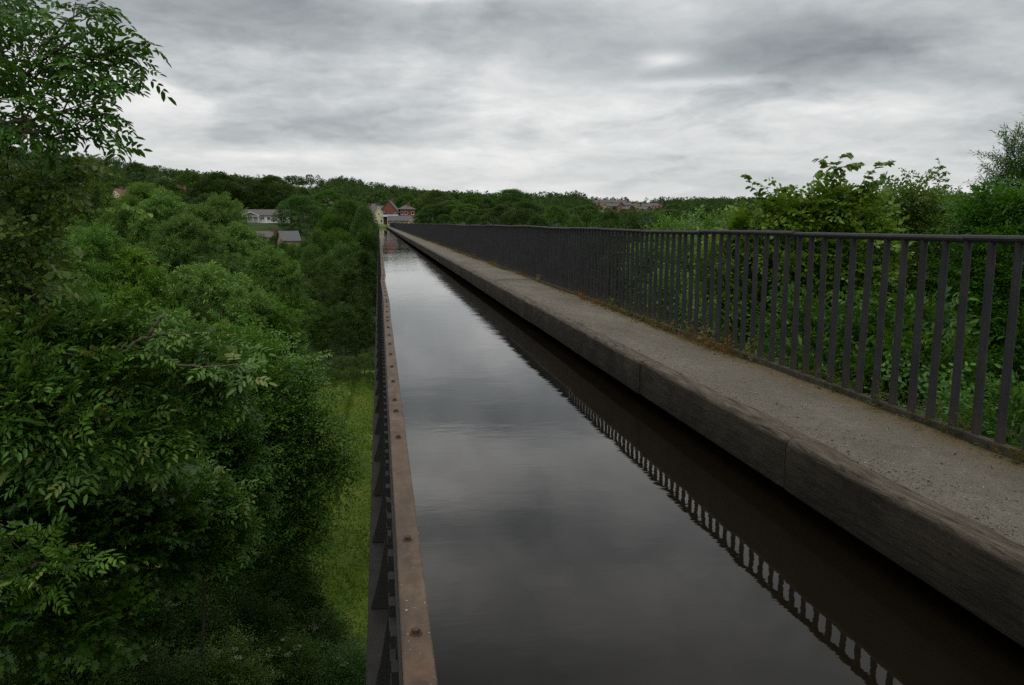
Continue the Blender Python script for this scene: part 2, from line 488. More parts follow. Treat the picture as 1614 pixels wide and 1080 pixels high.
M['slatebrown'] = simple('roof_tile_brown', (.10, .085, .082), .8, .2, 2.0, .3, .4, 14)
M['redtile'] = simple('roof_tile_red', (.15, .072, .055), .8, .2, 2.0, .3, .4, 14)
M['bluegrey'] = simple('bluegrey_metal_roof', (.20, .25, .30), .5, .1, 2.0, .4, .1, 14)
M['stonewall'] = simple('tan_stone_wall', (.30, .21, .12), .9, .35, 1.4, .2, .5, 6)
M['coping'] = simple('coping_stone', (.24, .22, .18), .9, .25, 2, .2, .4, 20)
m, g = newmat('window_glass')
finish(g, (.02, .025, .03), .08, .6)
M['glass'] = m
M['carpaint'] = simple('car_paint', (.30, .38, .44), .3, .05, 2, .5, .0, 5)
M['tyre'] = simple('tyre_rubber', (.02, .02, .02), .9, .1)

# ------------------------------------------------------------------ terrain
SKY_PX = np.array([-500, -200, 0, 60, 100, 170, 230, 300, 350, 400, 440, 500, 560, 620, 690, 740, 780, 850, 900, 950, 1000, 1060, 1100, 1170, 1250, 1400, 1500, 1614, 1900, 2300], float)
SKY_PY = np.array([236, 240, 250, 256, 262, 264, 274, 284, 287, 292, 292, 291, 290, 296, 302, 308, 310, 311, 312, 317, 319, 322, 319, 318, 316, 316, 320, 316, 312, 310], float)


def az_of(px):
    r = ray(px, 351); return math.atan2(r[0], r[1])


SKY_AZ = np.array([az_of(p) for p in SKY_PX])
SKY_EL = (351 - SKY_PY) / FPX


def sstep(t):
    t = np.clip(t, 0, 1); return t * t * (3 - 2 * t)


def ground(x, y):
    x = np.asarray(x, float); y = np.asarray(y, float)
    r = np.hypot(x, y); az = np.arctan2(x, y)
    # valley under the aqueduct, near bank behind the camera, far bank where the village stands
    z = -10.0 - 7.0 * sstep((y - 4) / 28.0)
    z = z - 5 * sstep((y - 104) / 30.0) * sstep((200 - y) / 40.0)
    front = 262 - 42 * sstep((-x - 8) / 25.0) - 30 * sstep((x - 10) / 60.0)
    rise = sstep((y - (front - 75)) / 75.0)
    lvl = -0.55 + 2.4 * sstep((-x - 12) / 25.0)
    z = z * (1 - rise) + lvl * rise
    # hills
    elv = np.interp(az, SKY_AZ, SKY_EL)
    RH = 950.0
    zt = elv * RH - 8.0
    t = np.clip((r - 300) / (RH - 300), 0, 1)
    hill = zt * (t ** 1.15)
    hill = hill + 1.5 * np.sin(x * .021 + 1) * np.sin(y * .017) * t
    z = np.where((y > 150) | (r > 300), z + np.maximum(hill, 0) * sstep((y - 120) / 100.0), z)
    # back side
    z = z - np.clip(r - RH - 60, 0, 1e9) * 0.03
    return z


nr, na = 150, 210
rr = np.concatenate([[0.5], np.geomspace(3, 1700, nr - 1)])
aa = np.linspace(-pi, pi, na, endpoint=False)
front_az = np.linspace(-1.0, 1.15, 170)
aa = np.sort(np.concatenate([front_az, np.linspace(1.2, 2 * pi - 1.05, 40)]))
na = len(aa)
Rg, Ag = np.meshgrid(rr, aa, indexing='ij')
Xg = Rg * np.sin(Ag); Yg = Rg * np.cos(Ag)
Zg = ground(Xg, Yg)
Zg[0, :] = Zg[0, 0]
Vg = np.stack([Xg, Yg, Zg], -1).reshape(-1, 3)
idx = np.arange(len(rr) * na).reshape(len(rr), na)
i0 = idx[:-1]; i1 = idx[1:]
Fg = np.stack([i0, i1, np.roll(i1, -1, 1), np.roll(i0, -1, 1)], -1).reshape(-1, 4)[:, ::-1]
o = link('ground', np_mesh('ground', Vg, [Fg], M['ground'], smooth=True)); tag(o, kind='structure')


def sheet(name, x0, x1, y0, y1, nx, ny, mat, dz=.01, zfun=ground, wob=0.0):
    xs = np.linspace(x0, x1, nx); ys = np.linspace(y0, y1, ny)
    X, Y = np.meshgrid(xs, ys, indexing='ij')
    if wob:
        X = X + wob * np.sin(Y * .23 + 1) * (X == X.min())
    Z = zfun(X, Y) + dz
    V = np.stack([X, Y, Z], -1).reshape(-1, 3)
    ii = np.arange(nx * ny).reshape(nx, ny)
    F = np.stack([ii[:-1, :-1], ii[1:, :-1], ii[1:, 1:], ii[:-1, 1:]], -1).reshape(-1, 4)
    return link(name, np_mesh(name, V, [F], mat, smooth=True))


tag(sheet('meadow', -16, 3, 20, 100, 60, 190, M['meadow'], dz=.06, wob=1.2), kind='structure')

# ------------------------------------------------------------------ aqueduct
Y0, YE = -6.0, 262.0
XR = 3.50                                                  # railing line
aq = empty('aqueduct', (0, 0, 0))
tag(aq, 'long cast-iron trough aqueduct carrying the canal across the valley, rusty flange on its left rim', 'aqueduct')

# water of the trough and the canal beyond
MBw = MB()
o = sheet('canal_water', .09, 3.62, Y0, YE + 60, 6, 60, M['water'], zfun=lambda x, y: x * 0); tag(o, kind='structure')

mb = MB()
mb.box(.065, .10, Y0, YE, -1.4, .33)                        # left wall
mb.box(3.60, 3.64, Y0, YE, -1.4, .40)                       # right wall
mb.box(.065, 3.64, Y0, YE, -1.45, -1.402)
mb.build('trough_wall', M['deck'], aq)

# top flange plates: gentle kinks where the plates have settled
joints = [-6.0, .25, 5.95, 11.5, 14.2, 19.6, 21.4]
while joints[-1] < YE - 5: joints.append(joints[-1] + 5.45)
joints[-1] = YE
rs = random.Random(5)
offs = {0: 0, 1: 0, 2: 0.0, 3: .0, 4: .012, 5: -.03, 6: .006}
jx = [offs.get(i, rs.uniform(-.022, .022)) for i in range(len(joints))]
boltY = [1.62]
for i in range(len(joints) - 1):
    a_, b_ = joints[i], joints[i + 1]
    if b_ < .5: pass
    x0a, x0b = .040 + jx[i], .040 + jx[i + 1]
    wdt = .103
    V = []; n = 10
    mbp = MB()
    rj = random.Random(i)
    ring = []
    for k in range(n + 1):
        t = k / n; yy = a_ + .003 + (b_ - a_ - .006) * t
        xx = x0a + (x0b - x0a) * t + rj.uniform(-.0015, .0015)
        zz = .350 + rj.uniform(-.0012, .0012) + (.006 if i % 3 == 1 else 0)
        ring.append([(xx, yy, zz - .026), (xx, yy, zz - .004), (xx + .005, yy, zz), (xx + wdt - .005, yy, zz), (xx + wdt, yy, zz - .004), (xx + wdt, yy, zz - .026)])
    V = [p for r_ in ring for p in r_]
    F = []
    for k in range(n):
        for j in range(6):
            F.append((k * 6 + j, k * 6 + (j + 1) % 6, (k + 1) * 6 + (j + 1) % 6, (k + 1) * 6 + j))
    F += [tuple(range(6)), tuple(range(n * 6, n * 6 + 6))]
    mbp.add(V, F)
    pl = mbp.build('flange_plate', M['rust'], aq)
    # bolts
    if a_ < 70:
        L = b_ - a_
        if i == 1: ys = [1.0, 1.75, 2.52, 3.33, 4.18, 5.02, 5.75]
        else:
            nb = max(2, int(round(L / .84)))
            ys = [a_ + .2 + (L - .4) * q / nb for q in range(nb + 1)]
        for q, yb in enumerate(ys):
            if q == 4 and i == 1: continue
            t = (yb - a_) / L
            cx = x0a + (x0b - x0a) * t + .05
            rb = random.Random(int(yb * 100))
            b = MB()
            zt = .350 + (.006 if i % 3 == 1 else 0)
            b.cyl((cx, yb, zt - .001), (cx, yb, zt + .003), .023, .022, 16)
            ph = rb.uniform(0, 1)
            Vh = []
            for z_, r_ in ((zt + .003, .0155), (zt + .016, .0155), (zt + .019, .012)):
                Vh += [(cx + r_ * cos(ph + j * pi / 3), yb + r_ * sin(ph + j * pi / 3), z_) for j in range(6)]
            Fh = [(j, (j + 1) % 6, 6 + (j + 1) % 6, 6 + j) for j in range(6)] + [(6 + j, 6 + (j + 1) % 6, 12 + (j + 1) % 6, 12 + j) for j in range(6)] + [tuple(range(12, 18))]
            b.add(Vh, Fh)
            b.build('bolt', M['bolt'], pl)

# outer face: lip under the flange, ledge, lower fascia and curved brackets
mb = MB()
mb.box(.028, .064, Y0, YE, .20, .322)
mb.box(.000, .064, Y0, YE, -.30, -.26)
yb = .4
while yb < 60:
    mb.box(.004, .050, yb, yb + .085, .02, .075)
    mb.box(.000, .030, yb + .02, yb + .065, -.26, -.20)
    yb += .262
mb.build('outer_flange', M['iron'], aq)
mb = MB()
mb.box(-.137, .062, Y0, YE, -.99, -.90)
mb.box(-.147, -.120, Y0, YE, -1.06, -.992)
mb.build('ledge', M['ledge'], aq)


def bracket(mb, yb):
    pts = [(.062, .19), (.030, .19)]
    for k in range(9):
        t = k / 8
        pts.append((.022 - .145 * (t ** 2.1), .10 - .99 * t))
    pts.append((.062, -.898))
    mb.prism(pts, 'y', yb, yb + .03)


nbk = 0
yb = .55
rest = MB()
while yb < YE:
    if nbk < 100:
        b = MB(); bracket(b, yb); b.build('bracket', M['iron'], aq)
    else: bracket(rest, yb)
    nbk += 1; yb += 1.15
o = rest.build('bracket', M['iron'], aq); o['kind'] = 'stuff'

# arches and piers
for k in range(17):
    yc = 10 + 15.9 * k
    if yc > 255: break
    zg = float(ground(1.8, yc)) - .5
    if zg > -2: continue
    V = []; F = []
    zs = [-1.5, -1.9, -2.0, zg]
    hw = [1.35, 1.35, 1.15, 1.15 + (-2 - zg) * .03]
    xa = [.02, .02, .12, .12 - (-2 - zg) * .012]
    xb = [3.68, 3.68, 3.55, 3.55 + (-2 - zg) * .012]
    for j in range(4):
        V += [(xa[j], yc - hw[j], zs[j]), (xb[j], yc - hw[j], zs[j]), (xb[j], yc + hw[j], zs[j]), (xa[j], yc + hw[j], zs[j])]
    for j in range(3):
        for q in range(4): F.append((4 * j + q, 4 * j + (q + 1) % 4, 4 * j + 4 + (q + 1) % 4, 4 * j + 4 + q))
    F += [(0, 1, 2, 3), (12, 13, 14, 15)]
    MB().add(V, F).build('pier', M['stone'], aq)
    # segmental iron arch to the next pier
    if zs[3] < -3 and yc + 15.9 < 250:
        b = MB()
        a0, a1 = yc + 1.36, yc + 14.5
        n = 14
        top = []; low = []
        for q in range(n + 1):
            t = q / n; yy = a0 + (a1 - a0) * t
            top.append((yy, -1.46)); low.append((yy, -1.62 - 1.9 * (2 * t - 1) ** 2))
        for xa_, xb_ in ((-.02, .04), (1.2, 1.28), (2.4, 2.48), (3.60, 3.66)):
            for q in range(n):
                b.prism([top[q], top[q + 1], low[q + 1], low[q]], 'x', xa_, xb_)
        b.build('arch_rib', M['iron'], aq)

# towpath: iron deck, timber edge beams
mb = MB()
mb.box(2.52, 3.56, Y0, YE, .28, .36)
mb.box(2.62, 2.70, Y0, YE, .14, .30)
yb = 0.3
while yb < 120:
    mb.box(2.50, 3.59, yb, yb + .12, .10, .20)
    yb += 1.4
mb.build('towpath_deck', M['deck'], aq)
bj = []
import itertools
# joints read off the photograph's line of beams
first = [1.75, 4.45]
bj = [-6.0, -3.7, -1.1, 1.6, 4.26]
rt = random.Random(3)
while bj[-1] < YE - 3: bj.append(bj[-1] + rt.choice([2.7, 2.72, 2.75, 2.9]))
bj[-1] = YE
for i in range(len(bj) - 1):
    a_, b_ = bj[i] + .010, bj[i + 1] - .010
    L = b_ - a_
    near = a_ < 30
    n = 44 if near else 6
    rj = random.Random(100 + i)
    dz = rj.uniform(-.006, .006); dx = rj.uniform(-.008, .008)
    ph = [rj.uniform(0, 6) for _ in range(6)]
    V = []; F = []
    prof = None
    for k in range(n + 1):
        t = k / n; yy = a_ + L * t
        e = min(t, 1 - t) * L
        wr = .010 * sin(yy * 2.1 + ph[0]) + .006 * sin(yy * 5.3 + ph[1]) + .004 * sin(yy * 13 + ph[2]) + (rj.uniform(-.002, .002) if near else 0)
        rd = .027 + wr * .7 + (.014 if e < .03 else 0)
        ez = .004 * sin(yy * 3.3 + ph[3]) + .002 * sin(yy * 17 + ph[4])
        zt = .459 + dz + ez - (.010 if e < .03 else 0); x0 = 2.40 + dx + (.006 if e < .03 else 0)
        row = [(x0 + .005, .130 + dz), (x0, .142 + dz), (x0, zt - .16), (x0, zt - rd * 1.3), (x0 + rd * .25, zt - rd * .5), (x0 + rd * .75, zt - rd * .12), (x0 + rd * 1.5, zt),
               (x0 + .10 + wr, zt - .003), (x0 + .155 + wr, zt - .009), (x0 + .175, zt - .03), (x0 + .175, .130 + dz)]
        V += [(p[0], yy, p[1]) for p in row]
    m_ = len(row)
    for k in range(n):
        for j in range(m_): F.append((k * m_ + j, k * m_ + (j + 1) % m_, (k + 1) * m_ + (j + 1) % m_, (k + 1) * m_ + j))
    F += [tuple(range(m_)), tuple(range(n * m_, (n + 1) * m_))]
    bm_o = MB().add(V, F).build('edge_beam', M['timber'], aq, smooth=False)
    if near:
        for f_ in bm_o.data.polygons: f_.use_smooth = True
        bm_o.data.set_sharp_from_angle(angle=radians(50)) if hasattr(bm_o.data, 'set_sharp_from_angle') else None
        for q, yq in enumerate((a_ + .42, (a_ + b_) / 2 + .1, b_ - .45)):
            h_ = MB(); zq = .41 if q != 1 else .20
            h_.cyl((2.3985 + dx, yq, zq), (2.42 + dx, yq, zq), .011, .011, 10)
            h_.build('bolt_hole', M['tyre'], bm_o)

# the path surface itself
def pathz(x, y):
    return .452 + .012 * np.sin(y * .9) * np.sin(x * 3) + .010 * np.sin(y * .23 + x) + .004 * np.sin(y * 6.1 + x * 9) - .016 * np.clip((2.66 - x) / .12, 0, 1)
tag(sheet('towpath', 2.52, 3.465, Y0, YE, 26, 900, M['path'], dz=0, zfun=pathz), kind='structure')

# ------------------------------------------------------------------ railing
rl = empty('iron_railing', (XR, Y0, .43))
tag(rl, 'dark grey cast-iron railing of close upright bars along the right side of the towpath', 'railing')


def R(p): return (p[0] - XR, p[1] - Y0, p[2] - .43)


def rz(y): return 1.672 + .012 * sin(y * .31 + 1.0) + .006 * sin(y * 1.1) * (1 if y > 8 else .3)
def rx(y): return XR + .010 * sin(y * .21) + .02 * sin(y * .07)


segs = [Y0 + .2] + [2.27 + 2.0 * k for k in range(0, 130)]
segs = [s_ for s_ in segs if s_ < YE]
rh = random.Random(9)
for i in range(len(segs) - 1):
    a_, b_ = segs[i], segs[i + 1]
    if i >= 99: b_ = YE
    dz = rh.uniform(-.006, .006)
    nseg = 1 if i < 99 else 40
    b = MB(); V = []; F = []
    for k in range(nseg + 1):
        yy = a_ + (b_ - a_) * k / nseg
        x_, z_ = rx(yy), rz(yy) + dz
        prof = [(-.030, -.030), (-.034, -.018), (-.026, -.004), (-.010, 0), (.010, 0), (.026, -.004), (.034, -.018), (.030, -.030), (.014, -.046), (-.014, -.046)]
        V += [R((x_ + u, yy, z_ + w)) for u, w in prof]
    n_ = len(prof)
    for k in range(nseg):
        for j in range(n_): F.append((k * n_ + j, k * n_ + (j + 1) % n_, (k + 1) * n_ + (j + 1) % n_, (k + 1) * n_ + j))
    F += [tuple(range(n_)), tuple(range(nseg * n_, nseg * n_ + n_))]
    if i < 99:
        x_, z_ = rx(a_), rz(a_) + dz
        b.prism([R((x_ + u * 1.12, a_, z_ + w * 1.1 + .001))[::2] for u, w in prof], 'y', a_ - Y0 - .03, a_ - Y0 + .035)
    o = b.add(V, F).build('handrail', M['rail'], rl, smooth=False)
    if i >= 99:
        o['kind'] = 'stuff'; break
# plinth
b = MB()
yy = Y0
b2 = []
ks = np.arange(Y0, YE, 2.0)
for k, ya in enumerate(ks):
    yb_ = min(ya + 1.992, YE)
    o1 = random.Random(k).uniform(-.006, .006)
    P = [(XR - .042 + o1, .40), (XR - .042 + o1, .494), (XR - .036 + o1, .499), (XR + .045, .485), (XR + .045, .40)]
    V = [R((x, ya, z)) for x, z in P] + [R((x, yb_, z)) for x, z in P]
    F = [tuple(range(5))[::-1], tuple(range(5, 10))] + [(j, (j + 1) % 5, 5 + (j + 1) % 5, 5 + j) for j in range(5)]
    b.add(V, F)
b.build('base_kerb', M['kerb'], rl)


def bar_geom(yc, near):
    rb = random.Random(int(yc * 1000))
    x_ = rx(yc); zt = rz(yc) - .03
    tl = rb.uniform(-.011, .011)
    n = 10 if near else 6
    lv = [(.47, .0275), (.56, .0262), (1.0, .0245), (1.5, .0230), (zt - .05, .0228), (zt, .026)] if near else [(.47, .0262), (zt, .0232)]
    V = []; F = []
    for j, (z_, r_) in enumerate(lv):
        t = (z_ - .5) / 1.15
        for q in range(n):
            V.append(R((x_ + tl * (1 - t) + r_ * cos(2 * pi * q / n), yc + r_ * sin(2 * pi * q / n) + tl * t, z_)))
    for j in range(len(lv) - 1):
        for q in range(n): F.append((j * n + q, j * n + (q + 1) % n, (j + 1) * n + (q + 1) % n, (j + 1) * n + q))
    return V, F


yc = Y0 + .3
k0 = (1.0 - yc) % .1945
ys = np.arange(.93 - .1945 * 35, YE, .1945)
vis = [y for y in ys if y > 3.6][:100]
rest = MB()
for y in ys:
    if y in vis:
        b = MB().add(*bar_geom(y, True)); b.build('baluster', M['rail'], rl, smooth=True)
    else:
        rest.add(*bar_geom(y, False))
o = rest.build('baluster', M['rail'], rl, smooth=True); o['kind'] = 'stuff'

# ------------------------------------------------------------------ leaves
def unit(v):
    return v / (np.linalg.norm(v, axis=-1, keepdims=True) + 1e-9)


class Leafset:
    """a template cluster of leaves in a local frame (x = along the twig, z = up)"""
    def __init__(s): s.V = []; s.Q = []; s.T = []; s.n = 0

    def leaf(s, p, d, up, L, Wd, tint, kind=6, fold=.10, droop=.12):
        d = unit(np.array(d, float)); up = np.array(up, float)
        y = np.cross(up, d); y = y / (np.linalg.norm(y) + 1e-9); z = np.cross(d, y)
        if kind == 6:
            pts = [(0, 0, 0), (.30, .40, fold), (.72, .36, fold * .6 - droop * .4), (1, 0, -droop), (.72, -.36, fold * .6 - droop * .4), (.30, -.40, fold)]
            q = [(0, 1, 2, 3), (0, 3, 4, 5)]
        elif kind == 5:   # palmate, five lobes
            pts = [(0, 0, 0), (-.05, .45, .05), (.28, .28, .03), (.45, .62, -.02), (.55, .22, 0), (1, 0, -droop), (.55, -.22, 0), (.45, -.62, -.02), (.28, -.28, .03), (-.05, -.45, .05)]
            q = [(0, 1, 2, 4), (2, 3, 4, 4), (0, 4, 5, 6), (0, 6, 8, 9), (8, 6, 7, 7)]
        else:
            pts = [(0, 0, 0), (.5, .5, fold), (1, 0, -droop), (.5, -.5, fold)]
            q = [(0, 1, 2, 3)]
        P = [np.array(p) + d * (u * L) + y * (v * Wd) + z * (w * L) for u, v, w in pts]
        s.V += P
        for f in q:
            s.Q.append([i + s.n for i in f])
        s.T += [tint] * len(P)
        s.n += len(P)

    def stick(s, p, q, r):
        p = np.array(p, float); q = np.array(q, float); d = unit(q - p)
        a = np.cross(d, [0, 0, 1]); a = a / (np.linalg.norm(a) + 1e-9); b = np.cross(d, a)
        P = [p + a * r, p - a * r * .5 + b * r * .87, p - a * r * .5 - b * r * .87, q + a * r, q - a * r * .5 + b * r * .87, q - a * r * .5 - b * r * .87]
        s.V += P
        for j in range(3): s.Q.append([s.n + j, s.n + (j + 1) % 3, s.n + 3 + (j + 1) % 3, s.n + 3 + j])
        s.T += [-1] * 6
        s.n += 6

    def done(s):
        V = np.array(s.V); Q = np.array(s.Q); T = np.array(s.T)
        return V, Q, T


def spray_ash(rg, L=.50, nl=5, pairs=3, ll=.105, lw=.046):
    s = Leafset()
    for k in range(nl):
        t = (k + .6) / nl
        base_ = np.array([L * t, 0, -.10 * L * t * t])
        ang = (1 if k % 2 else -1) * rg.uniform(.5, 1.3)
        d = unit(np.array([cos(ang) * .9, sin(ang), rg.uniform(-.1, .35)]))
        RL = rg.uniform(.20, .28)
        side = np.cross([0, 0, 1], d); side = unit(side)
        roll = rg.uniform(-.5, .5)
        up = unit(np.cross(d, side) + side * roll)
        tv = float(np.clip(rg.normal(.5 + .25 * (t - .5), .16), 0, .95))
        for j in range(pairs + 1):
            u = .25 + .75 * j / pairs
            sag = -.45 * RL * u * u
            p = base_ + d * RL * u + np.array([0, 0, sag])
            sc = (.75 + .5 * sin(pi * u * .8)) * rg.uniform(.85, 1.1)
            if j == pairs:
                s.leaf(p, d + np.array([0, 0, -.4]), up, ll * sc * 1.15, lw * sc * 1.1, tv)
            else:
                for sg in (1, -1):
                    ld = unit(d * .65 + side * sg + np.array([0, 0, rg.uniform(-.55, -.05)]))
                    s.leaf(p, ld, up, ll * sc, lw * sc, float(np.clip(tv + rg.normal(0, .06), 0, 1)))
    return s.done()


def spray_simple(rg, L=.6, nl=11, ll=.10, lw=.06, side_twigs=3, kind=6, droop=.25, up_j=.35, tintc=.5):
    """a flat, two-ranked spray (elm, lime, hornbeam)"""
    s = Leafset()

    def run(p0, d0, Lr, n, tip):
        d0 = unit(d0)
        for k in range(n):
            t = (k + .7) / n
            p = p0 + d0 * Lr * t + np.array([0, 0, -droop * Lr * t * t])
            sd = np.cross([0, 0, 1], d0); sd = unit(sd) * (1 if k % 2 else -1)
            ld = unit(d0 * .75 + sd * rg.uniform(.6, 1.0) + np.array([0, 0, rg.uniform(-.45, .05)]))
            up = unit(np.array([rg.normal(0, up_j), rg.normal(0, up_j), 1.0]))
            sc = rg.uniform(.7, 1.12) * (1 - .35 * t * tip)
            tv = float(np.clip(rg.normal(tintc + .30 * (t - .5), .15), 0, 1))
            s.leaf(p, ld, up, ll * sc, lw * sc, tv, kind, fold=.08, droop=.18)
    run(np.zeros(3), np.array([1, 0, .1]), L, nl, 1)
    for q in range(side_twigs):
        t = (q + .8) / (side_twigs + .6); sg = 1 if q % 2 else -1
        p0 = np.array([L * t, 0, -droop * L * t * t])
        run(p0, np.array([.7, .75 * sg, .05]), L * .55 * (1.1 - .5 * t), max(3, nl // 2), 1)
    return s.done()


def spray_brush(rg, L=.7, n=26, ll=.10, lw=.018, spread=.75, kind=4, up=.15, tintc=.5):
    """narrow leaves all round a twig (willow)"""
    s = Leafset()
    for k in range(n):
        t = k / n; a = k * 2.4 + rg.uniform(-.4, .4)
        p = np.array([L * t, 0, -.06 * L * t * t]) + np.array([0, cos(a), sin(a)]) * .01
        d = unit(np.array([1.0, spread * cos(a), spread * sin(a) + up - .25]))
        s.leaf(p, d, (rg.normal(0, .5), rg.normal(0, .5), 1), ll * rg.uniform(.7, 1.2), lw, float(np.clip(rg.normal(tintc + .25 * (t - .4), .15), 0, 1)), kind, fold=.12, droop=.25)
    return s.done()


def spray_blob(rg, R=.6, n=16, ll=.28, lw=.2, tintc=.5):
    """loose clump of leaf-sized faces for trees seen from afar"""
    s = Leafset()
    for k in range(n):
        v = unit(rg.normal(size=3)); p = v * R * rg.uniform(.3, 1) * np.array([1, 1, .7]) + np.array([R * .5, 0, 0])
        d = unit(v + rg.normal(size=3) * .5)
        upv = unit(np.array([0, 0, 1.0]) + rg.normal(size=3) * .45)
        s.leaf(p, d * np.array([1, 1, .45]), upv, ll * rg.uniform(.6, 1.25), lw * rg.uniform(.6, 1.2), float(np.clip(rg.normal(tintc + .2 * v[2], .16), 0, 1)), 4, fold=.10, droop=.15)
    return s.done()


def lib(fn, count=5, seed=1, **kw):
    return [fn(np.random.default_rng(seed * 100 + k), **kw) for k in range(count)]


def place(libr, P, D, S, rg, tshift=None, roll=.35, upv=None):
    """place one spray of the library at every point, pointing along D, scaled by S"""
    P = np.asarray(P, float); D = unit(np.asarray(D, float)); N = len(P)
    S = np.broadcast_to(np.asarray(S, float), (N,))
    up = np.array([0, 0, 1.0]) + rg.normal(size=(N, 3)) * roll
    Yv = unit(np.cross(up, D)); Zv = np.cross(D, Yv)
    which = rg.integers(0, len(libr), N)
    ts = np.zeros(N) if tshift is None else tshift
    Vs, Qs, Ts, off = [], [], [], 0
    for k, (V, Q, T) in enumerate(libr):
        ii = np.where(which == k)[0]
        if not len(ii): continue
        W_ = (V[None, :, 0, None] * D[ii][:, None, :] + V[None, :, 1, None] * Yv[ii][:, None, :] + V[None, :, 2, None] * Zv[ii][:, None, :]) * S[ii][:, None, None] + P[ii][:, None, :]
        Vs.append(W_.reshape(-1, 3))
        Qs.append((Q[None] + (np.arange(len(ii)) * len(V))[:, None, None] + off).reshape(-1, 4))
        Ts.append(np.clip(T[None] + ts[ii][:, None], 0, 1).reshape(-1))
        off += len(ii) * len(V)
    return np.concatenate(Vs), np.concatenate(Qs), np.concatenate(Ts)


def leaf_mesh(name, V, Q, T, mat):
    tri = Q[:, 2] == Q[:, 3]
    return np_mesh(name, V, [Q[~tri], Q[tri][:, :3]] if tri.any() else [Q], mat, tint=T)


def skeleton(points, trunk, rg, sag=.10):
    """join every point to the nearest bough already there; returns nodes, parents"""
    nodes = [np.array(t, float) for t in trunk]
    par = [-1] + list(range(len(trunk) - 1))
    c0 = nodes[-1]
    order = np.argsort(np.linalg.norm(points - c0, axis=1))
    tip = {}
    arr = np.zeros((len(trunk) + 3 * len(points) + 5, 3)); arr[:len(nodes)] = nodes; n = len(nodes)
    start = max(0, len(trunk) // 3)
    for i in order:
        p = points[i]
        d = np.linalg.norm(arr[start:n] - p, axis=1) + .6 * np.maximum(0, arr[start:n, 2] - p[2] + .3)
        j = int(np.argmin(d)) + start
        q = arr[j]; Ld = np.linalg.norm(p - q)
        steps = 1 if Ld < .8 else 2 if Ld < 2.5 else 3
        cur = j
        for s_ in range(1, steps + 1):
            t = s_ / steps
            w = q + (p - q) * t + np.array([0, 0, sag * Ld * sin(pi * t)]) + (rg.normal(size=3) * .05 * Ld if s_ < steps else 0)
            arr[n] = w; par.append(cur); cur = n; n += 1
        tip[int(i)] = cur
    return arr[:n], np.array(par), tip


def bough_mesh(name, nodes, par, r_tip, mat, r_pow=.42, sides=6, skip=0.0, rmax=None):
    n = len(nodes); cnt = np.zeros(n)
    haschild = np.zeros(n, bool); haschild[par[par >= 0]] = True
    cnt[~haschild] = 1
    for i in range(n - 1, 0, -1): cnt[par[i]] += cnt[i]
    r = r_tip * np.maximum(cnt, 1) ** r_pow
    if rmax: r = np.minimum(r, rmax)
    e = np.arange(1, n)
    e = e[r[e] >= skip]
    P = nodes[par[e]]; Qd = nodes[e]
    d = unit(Qd - P)
    ref = np.where(np.abs(d[:, 2:3]) < .9, np.array([[0, 0, 1.0]]), np.array([[1.0, 0, 0]]))
    a = unit(np.cross(d, ref)); b = np.cross(d, a)
    ra = np.minimum(r[par[e]], r[e] * 1.5); rb_ = r[e]
    an = 2 * pi * np.arange(sides) / sides
    ca = np.cos(an)[None, :, None]; sa = np.sin(an)[None, :, None]
    A = P[:, None] - d[:, None] * ra[:, None, None] * .3 + (a[:, None] * ca + b[:, None] * sa) * ra[:, None, None]
    B = Qd[:, None] + (a[:, None] * ca + b[:, None] * sa) * rb_[:, None, None]
    V = np.concatenate([A, B], 1).reshape(-1, 3)
    q = np.arange(sides); q2 = (q + 1) % sides
    f = np.stack([q, q2, q2 + sides, q + sides], -1)
    F = (f[None] + (np.arange(len(e)) * 2 * sides)[:, None, None]).reshape(-1, 4)
    return np_mesh(name, V, [F], mat, smooth=True)


def shell_points(blobs, n, rg, inner=.35, low=-.75, outward=None):
    """points spread over the outer shells of a union of ellipsoids. blobs: (x,y,z,rx,ry,rz)"""
    B = np.array(blobs, float)
    w = (B[:, 3] * B[:, 4] + B[:, 4] * B[:, 5] + B[:, 3] * B[:, 5]); w = w + .2 * w.mean(); w = w / w.sum()
    out_p, out_n = [], []
    while sum(map(len, out_p)) < n:
        k = rg.choice(len(B), n * 2, p=w)
        v = unit(rg.normal(size=(n * 2, 3)))
        keep = v[:, 2] > low
        rad = inner + (1 - inner) * rg.random(n * 2) ** .45
        P = B[k, :3] + v * rad[:, None] * B[k, 3:]
        # throw away what lies deep inside another blob
        deep = np.zeros(len(P), bool)
        for b in B:
            deep |= (((P - b[:3]) / b[3:]) ** 2).sum(1) < .30
        keep &= ~deep
        if outward is not None:
            od = unit((B[k, :3] - B[:, :3].mean(0)) * np.array([1, 1, .8]) + np.array([0, 0, .25]) * B[k, 3:4])
            keep &= (v * od).sum(1) > outward
        out_p.append(P[keep]); out_n.append(v[keep])
    return np.concatenate(out_p)[:n], np.concatenate(out_n)[:n]


